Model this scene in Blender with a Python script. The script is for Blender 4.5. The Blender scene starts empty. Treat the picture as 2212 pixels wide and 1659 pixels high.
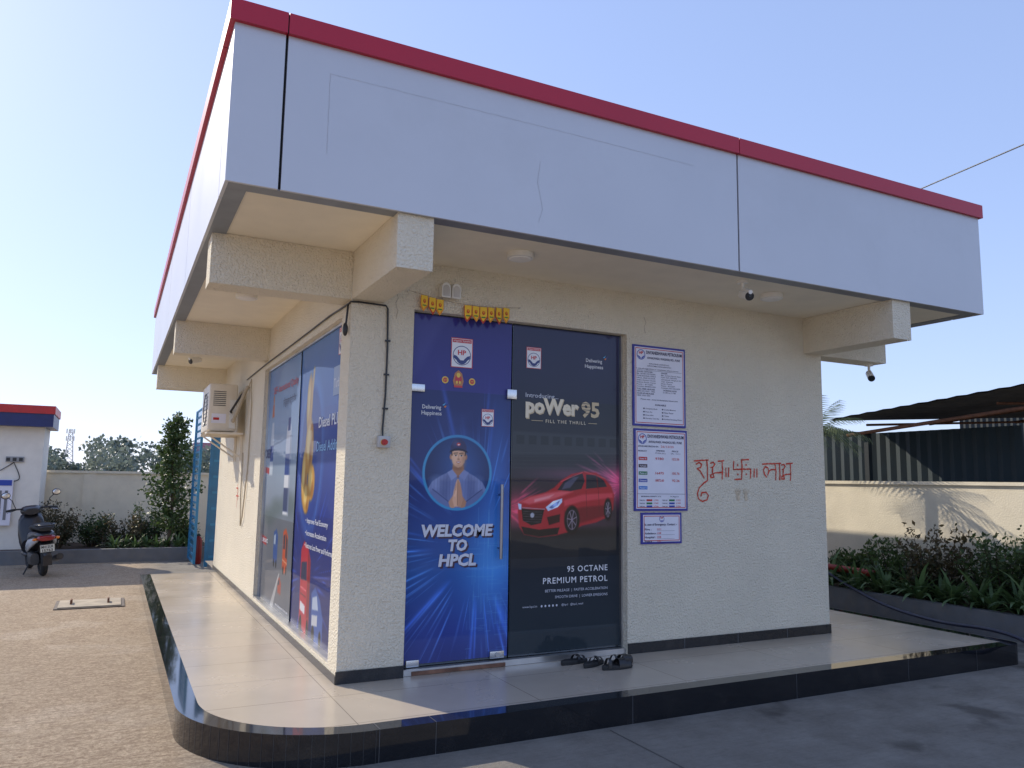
import bpy, math, random
import numpy as np
from mathutils import Vector, Matrix
random.seed(7); rng=np.random.default_rng(7)
D=bpy.data; scene=bpy.context.scene
def link(o): scene.collection.objects.link(o); return o
def srgb(c):
    c=np.asarray(c,float)/255.0
    return np.where(c<=0.04045,c/12.92,((c+0.055)/1.055)**2.4)
# ------------------------------------------------------------------ materials
MATS={}
def mat(name,col,rough=.6,metal=0,var=.12,vscale=6,bump=0,bscale=60,bdist=.004,spec=.5,coat=0,dirt=None,coat_r=.03,detail=6):
    if name in MATS: return MATS[name]
    m=D.materials.new(name); m.use_nodes=True; nt=m.node_tree; N=nt.nodes; L=nt.links
    b=N['Principled BSDF']
    b.inputs['Roughness'].default_value=rough; b.inputs['Metallic'].default_value=metal
    b.inputs['Specular IOR Level'].default_value=spec
    b.inputs['Coat Weight'].default_value=coat; b.inputs['Coat Roughness'].default_value=coat_r
    tc=N.new('ShaderNodeTexCoord')
    no=N.new('ShaderNodeTexNoise'); no.inputs['Scale'].default_value=vscale; no.inputs['Detail'].default_value=detail
    L.new(tc.outputs['Object'],no.inputs['Vector'])
    mr=N.new('ShaderNodeMapRange'); mr.inputs['From Min'].default_value=.3; mr.inputs['From Max'].default_value=.7
    mr.inputs['To Min'].default_value=1-var; mr.inputs['To Max'].default_value=1+var
    L.new(no.outputs['Fac'],mr.inputs['Value'])
    mx=N.new('ShaderNodeVectorMath'); mx.operation='SCALE'; mx.inputs[0].default_value=col[:3]
    L.new(mr.outputs['Result'],mx.inputs['Scale'])
    out=mx.outputs['Vector']
    if dirt:
        n2=N.new('ShaderNodeTexNoise'); n2.inputs['Scale'].default_value=dirt[1]; n2.inputs['Detail'].default_value=10; n2.inputs['Roughness'].default_value=.7
        L.new(tc.outputs['Object'],n2.inputs['Vector'])
        r2=N.new('ShaderNodeMapRange'); r2.inputs['From Min'].default_value=.5; r2.inputs['From Max'].default_value=.78; r2.inputs['To Max'].default_value=dirt[2]
        L.new(n2.outputs['Fac'],r2.inputs['Value'])
        mm=N.new('ShaderNodeMix'); mm.data_type='RGBA'; L.new(r2.outputs['Result'],mm.inputs['Factor'])
        L.new(out,mm.inputs[6]); mm.inputs[7].default_value=(*dirt[0][:3],1); out=mm.outputs[2]
    L.new(out,b.inputs['Base Color'])
    rr=N.new('ShaderNodeMapRange'); rr.inputs['To Min'].default_value=max(0,rough*.85); rr.inputs['To Max'].default_value=min(1,rough*1.15)
    L.new(no.outputs['Fac'],rr.inputs['Value']); L.new(rr.outputs['Result'],b.inputs['Roughness'])
    if bump:
        n3=N.new('ShaderNodeTexNoise'); n3.inputs['Scale'].default_value=bscale; n3.inputs['Detail'].default_value=4
        L.new(tc.outputs['Object'],n3.inputs['Vector'])
        bp=N.new('ShaderNodeBump'); bp.inputs['Strength'].default_value=bump; bp.inputs['Distance'].default_value=bdist
        L.new(n3.outputs['Fac'],bp.inputs['Height']); L.new(bp.outputs['Normal'],b.inputs['Normal'])
    MATS[name]=m; return m
def flat(r,g,b_,rough=.45,coat=0):
    c=srgb((r,g,b_)); return mat("print_%d_%d_%d_%d"%(r,g,b_,int(coat*10)),c,rough,var=.04,coat=coat)
cream=mat('stucco_cream',(.89,.805,.64),.88,var=.035,vscale=2,bump=1,bscale=60,bdist=.03,spec=.15,dirt=((.66,.56,.42),1.3,.14))
cream_s=mat('smooth_cream_paint',(.88,.80,.64),.8,var=.03,bump=.2,bscale=30,spec=.2,dirt=((.68,.58,.45),2,.15))
wallp=mat('boundary_wall_paint',(.82,.74,.58),.85,var=.06,vscale=3,bump=.5,bscale=50,bdist=.008,spec=.2,dirt=((.46,.4,.3),2.5,.3))
silver=mat('silver_composite_panel',(.58,.59,.625),.38,metal=.2,var=.03,vscale=1.2,bump=.05,bscale=3,bdist=.01,dirt=((.51,.515,.54),.9,.5))
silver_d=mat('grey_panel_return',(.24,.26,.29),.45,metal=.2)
red_acp=mat('red_panel',(.46,.008,.035),.38,var=.05,vscale=1)
black_gap=mat('seam_black',(.012,.012,.014),.8)
joint_m=mat('joint_filler',(.12,.11,.10),.9)
granite=mat('black_polished_granite',(.012,.013,.016),.07,var=.5,vscale=160,coat=.3,dirt=((.10,.085,.07),3,.25))
granite_d=mat('black_granite_dusty',(.02,.021,.024),.22,var=.4,vscale=120,dirt=((.09,.08,.07),4,.4))
alu=mat('aluminium',(.62,.62,.62),.3,metal=.9)
steel=mat('brushed_steel',(.62,.62,.63),.25,metal=1)
steel_h=mat('handle_steel',(.36,.37,.4),.3,metal=1)
white_pl=mat('white_plastic',(.80,.77,.70),.4,var=.04)
ac_pl=mat('aged_white_plastic',(.78,.70,.57),.45,var=.05,dirt=((.38,.31,.22),6,.3))
blackpl=mat('black_plastic',(.02,.02,.022),.35)
rubber=mat('black_rubber',(.025,.025,.025),.7)
glassdark=mat('dark_glass_pane',(.02,.03,.04),.05,coat=1)
kerbm=mat('planter_grey_paint',(.15,.155,.165),.6,var=.12,bump=.4,bscale=30,dirt=((.24,.2,.15),5,.5))
slabj=mat('slab_joint',(.06,.06,.06),.6)
soil=mat('soil',(.09,.06,.04),.95,var=.3,vscale=14,bump=1,bscale=22,bdist=.03)
rust=mat('rusty_steel',(.17,.075,.04),.8,var=.3,vscale=15)
darkmetal=mat('dark_corrugated_sheet',(.018,.026,.03),.75,var=.3,vscale=3)
roofsheet=mat('weathered_roof_sheet',(.10,.095,.09),.7,var=.25,vscale=4)
bluepaint=mat('blue_enamel',(.02,.19,.38),.4,var=.12)
bluelight=mat('blue_sheet',(.015,.13,.28),.45,var=.15)
chalkred=mat('handpainted_red',(.62,.07,.035),.85,var=.4,vscale=60)
faint=mat('faint_brown_print',(.66,.54,.38),.85,var=.2,vscale=40)
redm=mat('red_enamel',(.45,.01,.008),.3)
redd=mat('red_enamel_shaded',(.25,.012,.01),.4)
bark=mat('bark',(.09,.065,.045),.9,var=.3,vscale=20,bump=.8)
hose_b=mat('blue_hose',(.008,.012,.04),.5)
def poster_mat(name,coat=.55,gain=1.0):
    m=D.materials.new(name); m.use_nodes=True; N=m.node_tree.nodes; L=m.node_tree.links; b=N['Principled BSDF']
    a=N.new('ShaderNodeAttribute'); a.attribute_name='paint'
    tc=N.new('ShaderNodeTexCoord'); no=N.new('ShaderNodeTexNoise'); no.inputs['Scale'].default_value=2.5
    L.new(tc.outputs['Object'],no.inputs['Vector'])
    mr=N.new('ShaderNodeMapRange'); mr.inputs['To Min'].default_value=.9*gain; mr.inputs['To Max'].default_value=1.1*gain; L.new(no.outputs['Fac'],mr.inputs['Value'])
    mx=N.new('ShaderNodeVectorMath'); mx.operation='SCALE'; L.new(a.outputs['Color'],mx.inputs[0]); L.new(mr.outputs['Result'],mx.inputs['Scale'])
    L.new(mx.outputs['Vector'],b.inputs['Base Color']); b.inputs['Roughness'].default_value=.5; b.inputs['Specular IOR Level'].default_value=.2
    b.inputs['Coat Weight'].default_value=coat; b.inputs['Coat Roughness'].default_value=.015
    bp=N.new('ShaderNodeBump'); bp.inputs['Strength'].default_value=.08; bp.inputs['Distance'].default_value=.01
    L.new(no.outputs['Fac'],bp.inputs['Height']); L.new(bp.outputs['Normal'],b.inputs['Coat Normal'])
    return m
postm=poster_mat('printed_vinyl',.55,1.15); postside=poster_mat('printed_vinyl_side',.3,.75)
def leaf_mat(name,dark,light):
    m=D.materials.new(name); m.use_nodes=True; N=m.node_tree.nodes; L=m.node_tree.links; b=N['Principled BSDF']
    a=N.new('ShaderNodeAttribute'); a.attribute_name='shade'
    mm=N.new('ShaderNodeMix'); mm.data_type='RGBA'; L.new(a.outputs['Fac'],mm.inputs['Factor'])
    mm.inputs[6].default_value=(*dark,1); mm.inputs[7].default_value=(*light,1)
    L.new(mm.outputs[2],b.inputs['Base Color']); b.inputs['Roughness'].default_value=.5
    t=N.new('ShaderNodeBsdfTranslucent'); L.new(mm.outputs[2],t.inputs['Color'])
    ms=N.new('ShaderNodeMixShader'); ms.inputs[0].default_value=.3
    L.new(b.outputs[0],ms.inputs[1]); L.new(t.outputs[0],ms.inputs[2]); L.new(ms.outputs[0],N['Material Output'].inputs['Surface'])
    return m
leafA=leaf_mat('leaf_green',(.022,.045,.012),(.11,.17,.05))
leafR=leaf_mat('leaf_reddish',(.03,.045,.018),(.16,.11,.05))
leafL=leaf_mat('strap_leaf',(.035,.075,.025),(.17,.26,.09))
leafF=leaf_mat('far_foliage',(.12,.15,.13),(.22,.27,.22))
leafP=leaf_mat('palm_leaf',(.035,.06,.02),(.18,.22,.09))
# ------------------------------------------------------------------ objects
def empty(name,loc=(0,0,0),label=None,cat=None,group=None,rotz=0,parent=None):
    e=D.objects.new(name,None); e.empty_display_size=.2; link(e)
    e.location=loc; e.rotation_euler[2]=rotz
    if label: e['label']=label
    if cat: e['category']=cat
    if group: e['group']=group
    if parent: e.parent=parent
    return e
class MB:
    def __init__(s): s.v=[];s.f=[];s.m=[];s.sm=[];s.mats=[]
    def mi(s,m):
        if m not in s.mats: s.mats.append(m)
        return s.mats.index(m)
    def add(s,vs,fs,m,sm=False):
        o=len(s.v); s.v+= [tuple(map(float,p)) for p in vs]; k=s.mi(m)
        for f in fs: s.f.append(tuple(i+o for i in f)); s.m.append(k); s.sm.append(sm)
        return s
    def box(s,x0,x1,y0,y1,z0,z1,m):
        v=[(x0,y0,z0),(x1,y0,z0),(x1,y1,z0),(x0,y1,z0),(x0,y0,z1),(x1,y0,z1),(x1,y1,z1),(x0,y1,z1)]
        return s.add(v,[(0,3,2,1),(4,5,6,7),(0,1,5,4),(1,2,6,5),(2,3,7,6),(3,0,4,7)],m)
    def rbox(s,x0,x1,y0,y1,z0,z1,m,r=.02):
        r=min(r,(x1-x0)/2.01,(y1-y0)/2.01,(z1-z0)/2.01)
        import bmesh
        bm=bmesh.new(); bmesh.ops.create_cube(bm,size=1)
        for v in bm.verts: v.co=Vector(((x0+x1)/2+v.co.x*(x1-x0),(y0+y1)/2+v.co.y*(y1-y0),(z0+z1)/2+v.co.z*(z1-z0)))
        bmesh.ops.bevel(bm,geom=list(bm.edges),offset=r,segments=3,profile=.5,affect='EDGES')
        bm.verts.ensure_lookup_table(); bm.verts.index_update()
        s.add([v.co[:] for v in bm.verts],[[v.index for v in f.verts] for f in bm.faces],m,True); bm.free(); return s
    def tube(s,pts,r,m,seg=10,cap=True):
        pts=[Vector(p) for p in pts]; rs=r if isinstance(r,(list,tuple)) else [r]*len(pts)
        vs=[];fs=[]; up=None
        for i,p in enumerate(pts):
            t=(pts[min(i+1,len(pts)-1)]-pts[max(i-1,0)]).normalized()
            if up is None:
                up=Vector((0,0,1)) if abs(t.z)<.9 else Vector((1,0,0))
            a=t.cross(up).normalized(); up=a.cross(t).normalized()
            for k in range(seg):
                an=2*math.pi*k/seg; vs.append(p+rs[i]*(math.cos(an)*a+math.sin(an)*up))
        for i in range(len(pts)-1):
            for k in range(seg): fs.append((i*seg+k,i*seg+(k+1)%seg,(i+1)*seg+(k+1)%seg,(i+1)*seg+k))
        s.add(vs,fs,m,True)
        if cap: s.add(vs[:seg],[tuple(range(seg))],m); s.add(vs[-seg:],[tuple(range(seg))],m)
        return s
    def ell(s,c,r,m,nu=14,nv=10):
        vs=[];fs=[]
        for j in range(nv+1):
            th=math.pi*j/nv
            for i in range(nu):
                ph=2*math.pi*i/nu; vs.append((c[0]+r[0]*math.sin(th)*math.cos(ph),c[1]+r[1]*math.sin(th)*math.sin(ph),c[2]+r[2]*math.cos(th)))
        for j in range(nv):
            for i in range(nu): fs.append((j*nu+i,j*nu+(i+1)%nu,(j+1)*nu+(i+1)%nu,(j+1)*nu+i))
        return s.add(vs,fs,m,True)
    def loft(s,secs,m,n=16,p=2.6):
        vs=[];fs=[]
        for (y,cx,cz,rx,rz) in secs:
            for i in range(n):
                a=2*math.pi*i/n; c,si=math.cos(a),math.sin(a)
                vs.append((cx+rx*math.copysign(abs(c)**(2/p),c),y,cz+rz*math.copysign(abs(si)**(2/p),si)))
        for j in range(len(secs)-1):
            for i in range(n): fs.append((j*n+i,j*n+(i+1)%n,(j+1)*n+(i+1)%n,(j+1)*n+i))
        s.add(vs,fs,m,True); s.add(vs[:n],[tuple(range(n))],m); s.add(vs[-n:],[tuple(range(n))],m); return s
    def torus(s,c,R,r,m,axis='x',n=28,k=10):
        vs=[];fs=[]
        for i in range(n):
            a=2*math.pi*i/n
            for j in range(k):
                b=2*math.pi*j/k; d=R+r*math.cos(b); h=r*math.sin(b)
                if axis=='x': vs.append((c[0]+h,c[1]+d*math.cos(a),c[2]+d*math.sin(a)))
                else: vs.append((c[0]+d*math.cos(a),c[1]+d*math.sin(a),c[2]+h))
        for i in range(n):
            for j in range(k): fs.append((i*k+j,((i+1)%n)*k+j,((i+1)%n)*k+(j+1)%k,i*k+(j+1)%k))
        return s.add(vs,fs,m,True)
    def obj(s,name,parent=None,world=True,label=None,cat=None,group=None,kind=None,loc=None):
        me=D.meshes.new(name); me.from_pydata(s.v,[],s.f)
        for m in s.mats: me.materials.append(m)
        me.polygons.foreach_set('material_index',s.m); me.polygons.foreach_set('use_smooth',s.sm); me.update()
        o=link(D.objects.new(name,me))
        if parent:
            o.parent=parent
            if world:
                p=parent; off=Vector((0,0,0))
                while p: off+=p.location; p=p.parent
                o.location=-off
        if loc: o.location=loc
        if label:o['label']=label
        if cat:o['category']=cat
        if group:o['group']=group
        if kind:o['kind']=kind
        return o
def copy_tree(e,name,loc,rotz=None):
    n=e.copy(); n.name=name; link(n); n.location=loc
    if rotz is not None: n.rotation_euler[2]=rotz
    for c in e.children:
        k=c.copy(); link(k); k.parent=n
        for g in c.children:
            q=g.copy(); link(q); q.parent=k
    return n
# ---------------- text
def text_geo(body,bold=0,shear=0,sp=1.0):
    cu=D.curves.new('t','FONT'); cu.body=body; cu.size=1; cu.offset=bold; cu.shear=shear; cu.resolution_u=2; cu.space_character=sp
    o=link(D.objects.new('t',cu)); bpy.context.view_layer.update()
    me=o.evaluated_get(bpy.context.evaluated_depsgraph_get()).to_mesh()
    v=[(a.co.x,a.co.y) for a in me.vertices]; f=[tuple(p.vertices) for p in me.polygons]
    D.objects.remove(o); D.curves.remove(cu)
    return v,f
class Flat(MB):
    def __init__(s,fn): super().__init__(); s.fn=fn
    def poly(s,pts,m,w=.002): return s.add([s.fn(u,v,w) for u,v in pts],[tuple(range(len(pts)))],m)
    def rect(s,u0,u1,v0,v1,m,w=.002): return s.poly([(u0,v0),(u1,v0),(u1,v1),(u0,v1)],m,w)
    def disc(s,cu,cv,ru,rv,m,w=.002,n=32,a0=0,a1=2*math.pi): return s.poly([(cu+ru*math.cos(a0+(a1-a0)*i/n),cv+rv*math.sin(a0+(a1-a0)*i/n)) for i in range(n)],m,w)
    def ring(s,cu,cv,r,t,m,w=.002,n=40):
        vs=[s.fn(cu+q*math.cos(2*math.pi*i/n),cv+q*math.sin(2*math.pi*i/n),w) for q in (r,r-t) for i in range(n)]
        return s.add(vs,[(i,(i+1)%n,n+(i+1)%n,n+i) for i in range(n)],m)
    def frame(s,u0,u1,v0,v1,t,m,w=.002):
        s.rect(u0,u1,v1-t,v1,m,w);s.rect(u0,u1,v0,v0+t,m,w);s.rect(u0,u0+t,v0+t,v1-t,m,w);s.rect(u1-t,u1,v0+t,v1-t,m,w)
    def text(s,body,u0,u1,vb,h,m,w=.004,bold=0,shear=0,sp=1.0):
        v,f=text_geo(body,bold,shear,sp)
        if not v: return
        a=np.array(v); mn=a.min(0); mxx=a.max(0)
        sy=h/.7; sx=(u1-u0)/(mxx[0]-mn[0]) if u1 is not None else sy
        s.add([s.fn(u0+(p[0]-mn[0])*sx,vb+p[1]*sy,w) for p in v],f,m)
    def stroke(s,pts,t,m,w=.003):
        q=[]
        for k in range(len(pts)-1):
            (a,b),(c,d)=pts[k],pts[k+1]; n=max(1,int(math.hypot(c-a,d-b)/.02))
            for j in range(n): q.append((a+(c-a)*j/n+random.uniform(-.0015,.0015),b+(d-b)*j/n+random.uniform(-.0015,.0015)))
        q.append(pts[-1])
        for k in range(len(q)-1):
            (a,b),(c,d)=q[k],q[k+1]; L=math.hypot(c-a,d-b)+1e-9; tt=t*random.uniform(.75,1.2); nx,ny=-(d-b)/L*tt/2,(c-a)/L*tt/2; ex,ey=(c-a)/L*tt*.3,(d-b)/L*tt*.3
            s.poly([(a-ex+nx,b-ey+ny),(a-ex-nx,b-ey-ny),(c+ex-nx,d+ey-ny),(c+ex+nx,d+ey+ny)],m,w+.0003*(k%3))
class Cv:
    """procedurally painted vinyl: a fine vertex grid with colours"""
    def __init__(s,u0,u1,v0,v1,ppm,base):
        s.e=(u0,u1,v0,v1); W=int((u1-u0)*ppm)+2; H=int((v1-v0)*ppm)+2; s.px=1.0/ppm
        s.U,s.V=np.meshgrid(np.linspace(u0,u1,W),np.linspace(v0,v1,H)); s.c=np.zeros((H,W,3)); s.c[:]=np.array(base)/255.
    def bl(s,a,col):
        col=np.asarray(col,float)/255.; s.c=s.c*(1-a[...,None])+col*a[...,None]
    def vgrad(s,v0,c0,v1,c1,a=1):
        t=np.clip((s.V-v0)/(v1-v0),0,1)[...,None]; col=(np.array(c0)*(1-t)+np.array(c1)*t)/255.
        m=((s.V>=min(v0,v1))&(s.V<=max(v0,v1)))[...,None]*a; s.c=s.c*(1-m)+col*m
    def ell(s,cu,cv,ru,rv,col,a=1,soft=None):
        soft=soft or s.px; d=(np.sqrt(((s.U-cu)/ru)**2+((s.V-cv)/rv)**2)-1)*min(ru,rv)
        s.bl(np.clip(.5-d/soft,0,1)*a,col)
    def poly(s,pts,col,a=1,soft=None):
        soft=soft or s.px; inside=np.zeros(s.U.shape,bool); dist=np.full(s.U.shape,1e9); n=len(pts)
        for i in range(n):
            (x0,y0),(x1,y1)=pts[i],pts[(i+1)%n]
            if y0!=y1:
                c=((y0>s.V)!=(y1>s.V))&(s.U<(x1-x0)*(s.V-y0)/(y1-y0)+x0); inside^=c
            L=(x1-x0)**2+(y1-y0)**2+1e-12; t=np.clip(((s.U-x0)*(x1-x0)+(s.V-y0)*(y1-y0))/L,0,1)
            dist=np.minimum(dist,np.hypot(s.U-x0-t*(x1-x0),s.V-y0-t*(y1-y0)))
        sd=np.where(inside,-dist,dist); s.bl(np.clip(.5-sd/soft,0,1)*a,col)
    def line(s,p,q,w,col,a=1,soft=None):
        soft=soft or s.px
        L=(q[0]-p[0])**2+(q[1]-p[1])**2+1e-12; t=np.clip(((s.U-p[0])*(q[0]-p[0])+(s.V-p[1])*(q[1]-p[1]))/L,0,1)
        d=np.hypot(s.U-p[0]-t*(q[0]-p[0]),s.V-p[1]-t*(q[1]-p[1]))-w/2; s.bl(np.clip(.5-d/soft,0,1)*a,col)
    def glow(s,cu,cv,ru,rv,col,a):
        g=np.exp(-(((s.U-cu)/ru)**2+((s.V-cv)/rv)**2))[...,None]*a; s.c=np.clip(s.c+g*np.array(col)/255.,0,1)
    def rays(s,cu,cv,n,col,a,rmin,rmax,width=.02,seed=1,a0=0,a1=6.283):
        r=np.random.default_rng(seed); an=np.arctan2(s.V-cv,s.U-cu); R=np.hypot(s.U-cu,s.V-cv); tot=np.zeros_like(R)
        for _ in range(n):
            t=r.uniform(a0,a1); d=np.abs((an-t+math.pi)%(2*math.pi)-math.pi)*R
            r0=r.uniform(rmin,rmax*.6); ln=r.uniform(.15,.6)*rmax
            win=np.clip((R-r0)/(.1*rmax),0,1)*np.clip((r0+ln-R)/(.2*rmax),0,1)
            tot+=np.exp(-(d/(width*r.uniform(.15,1)))**2)*win*r.uniform(.3,1)
        s.c=np.clip(s.c+np.clip(tot,0,1.3)[...,None]*a*np.array(col)/255.,0,1)
    def obj(s,name,fn,parent,w=.0,m=None):
        H,W=s.U.shape; co=np.array([fn(u,v,w) for u,v in zip(s.U.ravel(),s.V.ravel())],dtype=np.float32)
        me=D.meshes.new(name); i=np.arange((H-1)*(W-1)); r=i//(W-1); c=i%(W-1); a=r*W+c
        fs=np.stack([a,a+1,a+W+1,a+W],1)
        me.vertices.add(len(co)); me.vertices.foreach_set('co',co.ravel())
        me.loops.add(fs.size); me.loops.foreach_set('vertex_index',fs.ravel().astype(np.int32))
        me.polygons.add(len(fs)); me.polygons.foreach_set('loop_start',(np.arange(len(fs))*4).astype(np.int32))
        me.update(calc_edges=True); me.validate()
        at=me.color_attributes.new('paint','FLOAT_COLOR','POINT')
        lin=np.where(s.c<=.04045,s.c/12.92,((s.c+.055)/1.055)**2.4); rgba=np.ones((H*W,4),dtype=np.float32); rgba[:,:3]=lin.reshape(-1,3)
        at.data.foreach_set('color',rgba.ravel()); me.materials.append(m or postm)
        o=link(D.objects.new(name,me)); o.parent=parent
        p=parent; off=Vector((0,0,0))
        while p: off+=p.location; p=p.parent
        o.location=-off; return o
def leaves(name,centers,size,m,parent=None,loc=None,aspect=.45,up=.3,shade=None,label=None,cat=None,kind=None,group=None):
    n=len(centers); c=np.asarray(centers,float); d=rng.normal(size=(n,3)); d[:,2]+=up; d/=np.linalg.norm(d,axis=1)[:,None]
    q=rng.normal(size=(n,3)); sd=np.cross(d,q); sd/=np.linalg.norm(sd,axis=1)[:,None]
    l=size*rng.uniform(.6,1.3,(n,1)); nv=np.cross(d,sd)*l*.12
    P=np.stack([c,c+d*l*.5+sd*l*aspect*.5+nv,c+d*l,c+d*l*.5-sd*l*aspect*.5+nv],1).reshape(-1,3)
    me=D.meshes.new(name); me.vertices.add(4*n); me.vertices.foreach_set('co',P.astype(np.float32).ravel())
    me.loops.add(4*n); me.loops.foreach_set('vertex_index',np.arange(4*n,dtype=np.int32)); me.polygons.add(n); me.polygons.foreach_set('loop_start',(np.arange(n)*4).astype(np.int32))
    me.update(calc_edges=True); me.validate()
    sh=np.clip((shade if shade is not None else 0.5)+rng.normal(0,.22,n),0,1); at=me.attributes.new('shade','FLOAT','POINT'); at.data.foreach_set('value',np.repeat(sh,4).astype(np.float32))
    me.materials.append(m); o=link(D.objects.new(name,me))
    if parent: o.parent=parent
    if loc: o.location=loc
    for k,v in (('label',label),('category',cat),('kind',kind),('group',group)):
        if v:o[k]=v
    return o
# =================================================================== camera
R=np.array([[0.89108,-0.45358,0.01543],[0.06967,0.10312,-0.99223],[0.44846,0.88523,0.12349]])
cd=D.cameras.new('camera'); cam=link(D.objects.new('camera',cd)); scene.camera=cam
cam.matrix_world=Matrix(((R[0,0],-R[1,0],-R[2,0],-1.4483),(R[0,1],-R[1,1],-R[2,1],-5.4499),(R[0,2],-R[1,2],-R[2,2],1.4),(0,0,0,1)))
cd.sensor_width=36; cd.lens=1678.75/2212*36; cd.clip_end=3000; cd.clip_start=.05
# =================================================================== light
EL=math.radians(32); AZ=math.radians(26.3)
sd=Vector((-math.sin(AZ)*math.cos(EL),math.cos(AZ)*math.cos(EL),math.sin(EL)))
su=D.lights.new('sun','SUN'); su.energy=4.7; su.angle=math.radians(.5); su.color=(1,.90,.74)
so=link(D.objects.new('sun',su)); so.rotation_euler=(-sd).to_track_quat('-Z','Y').to_euler()
w=D.worlds.new('World'); scene.world=w; w.use_nodes=True; N=w.node_tree.nodes; L=w.node_tree.links
sk=N.new('ShaderNodeTexSky'); sk.sky_type='NISHITA'; sk.sun_disc=False; sk.sun_elevation=EL; sk.sun_rotation=-AZ; sk.dust_density=.45; sk.air_density=1.0; sk.ozone_density=2
ga=N.new('ShaderNodeGamma'); ga.inputs[1].default_value=.45; L.new(sk.outputs[0],ga.inputs[0])
ti=N.new('ShaderNodeVectorMath'); ti.operation='MULTIPLY'; ti.inputs[1].default_value=(.83*2.85,.92*2.85,1.24*2.85); L.new(ga.outputs[0],ti.inputs[0])
L.new(ti.outputs[0],N['Background'].inputs['Color']); N['Background'].inputs['Strength'].default_value=.15
scene.view_settings.view_transform='Standard'; scene.view_settings.look='None'; scene.view_settings.exposure=0
# =================================================================== ground
G=-.1788
def ground_mat():
    m=D.materials.new('forecourt_concrete'); m.use_nodes=True; N=m.node_tree.nodes; L=m.node_tree.links; b=N['Principled BSDF']
    g=N.new('ShaderNodeNewGeometry'); sx=N.new('ShaderNodeSeparateXYZ'); L.new(g.outputs['Position'],sx.inputs[0])
    def noise(sc,det=8,ro=.6,src=None):
        n=N.new('ShaderNodeTexNoise'); n.inputs['Scale'].default_value=sc; n.inputs['Detail'].default_value=det; n.inputs['Roughness'].default_value=ro
        L.new(src or g.outputs['Position'],n.inputs['Vector']); return n.outputs['Fac']
    def mrange(s,a,b_,c=0,d=1):
        r=N.new('ShaderNodeMapRange'); r.inputs['From Min'].default_value=a; r.inputs['From Max'].default_value=b_; r.inputs['To Min'].default_value=c; r.inputs['To Max'].default_value=d
        L.new(s,r.inputs['Value']); return r.outputs['Result']
    def mix(f,a,b_):
        x=N.new('ShaderNodeMix'); x.data_type='RGBA'; L.new(f,x.inputs['Factor'])
        for k,q in ((6,a),(7,b_)):
            if isinstance(q,tuple): x.inputs[k].default_value=(*q,1)
            else: L.new(q,x.inputs[k])
        return x.outputs[2]
    mp=N.new('ShaderNodeMapping'); mp.inputs['Scale'].default_value=(.8,5,1); mp.inputs['Rotation'].default_value=(0,0,.15); L.new(g.outputs['Position'],mp.inputs[0])
    streak=noise(6,6,.8,mp.outputs[0])
    fine=noise(42,6,.85)
    brown=mix(mrange(fine,.36,.60),(.23,.155,.10),(.64,.51,.36))
    brown=mix(mrange(streak,.46,.62,0,.6),brown,(.24,.165,.11))
    brown=mix(mrange(noise(1.2),.5,.8,0,.45),brown,(.50,.41,.30))
    grey=mix(mrange(noise(2.2,10,.65),.35,.65),(.21,.19,.165),(.32,.295,.26))
    grey=mix(mrange(fine,.45,.7,0,.4),grey,(.38,.35,.30))
    grey=mix(mrange(streak,.5,.65,0,.35),grey,(.16,.145,.13))
    st=noise(.9,5,.55); wet=mrange(st,.57,.63,0,.7)
    grey=mix(wet,grey,(.08,.07,.06))
    f=N.new('ShaderNodeMath'); f.operation='ADD'; L.new(sx.outputs['X'],f.inputs[0]); L.new(mrange(noise(3),0,1,-.25,.25),f.inputs[1])
    tr=mrange(f.outputs[0],-1.05,-.55)
    L.new(mix(tr,brown,grey),b.inputs['Base Color'])
    L.new(mrange(st,.55,.60,.88,.65),b.inputs['Roughness']); b.inputs['Specular IOR Level'].default_value=.2
    bp=N.new('ShaderNodeBump'); bp.inputs['Strength'].default_value=.8; bp.inputs['Distance'].default_value=.02
    ad=N.new('ShaderNodeMath'); ad.operation='MULTIPLY_ADD'; L.new(streak,ad.inputs[0]); ad.inputs[1].default_value=.6; L.new(fine,ad.inputs[2])
    L.new(ad.outputs[0],bp.inputs['Height']); L.new(bp.outputs['Normal'],b.inputs['Normal'])
    return m
gm=ground_mat()
mb=MB(); mb.add([(-600,-600,G),(600,-600,G),(600,900,G),(-600,900,G)],[(0,1,2,3)],gm); mb.obj('ground',kind='structure')
mb=MB(); mb.box(6.4-.0025,6.4+.0025,-9,-1.1,G+.001,G+.0045,joint_m); mb.box(1.4975,1.5025,-9,-1.1,G+.001,G+.0045,joint_m)
mb.obj('road_joint',kind='structure')
# =================================================================== office building
B=empty('petrol_station_office',(0,0,0),'small cream kiosk office with grey fascia and red roof band','building')
W,Ln,HS,HB=4.768,7.42,3.04,2.688
DX1,DX2,DZ=.4806,2.4164,2.6688
WY1,WY2,WZ0,WZ1=.2486,3.60,.0866,2.602
mb=MB(); T=.2
mb.box(0,DX1,0,T,0,HS,cream); mb.box(DX1,DX2,0,T,DZ,HS,cream); mb.box(DX2,W,0,T,0,HS,cream)
mb.box(0,T,T,WY1,0,HS,cream); mb.box(0,T,WY1,WY2,WZ1,HS,cream); mb.box(0,T,WY1,WY2,0,WZ0,cream); mb.box(0,T,WY2,Ln,0,HS,cream)
mb.box(W-T,W,T,Ln,0,HS,cream); mb.box(T,W-T,Ln-T,Ln,0,HS,cream)
mb.obj('wall',B)
mb=MB()
mb.box(-.008,DX1+.0,-.010,-.001,.001,.085,granite_d); mb.box(DX2,W+.008,-.010,-.001,.001,.085,granite_d)
mb.box(-.010,-.001,.0,Ln,.001,.055,granite_d); mb.box(W+.001,W+.01,.0,Ln,.001,.085,granite_d)
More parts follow.
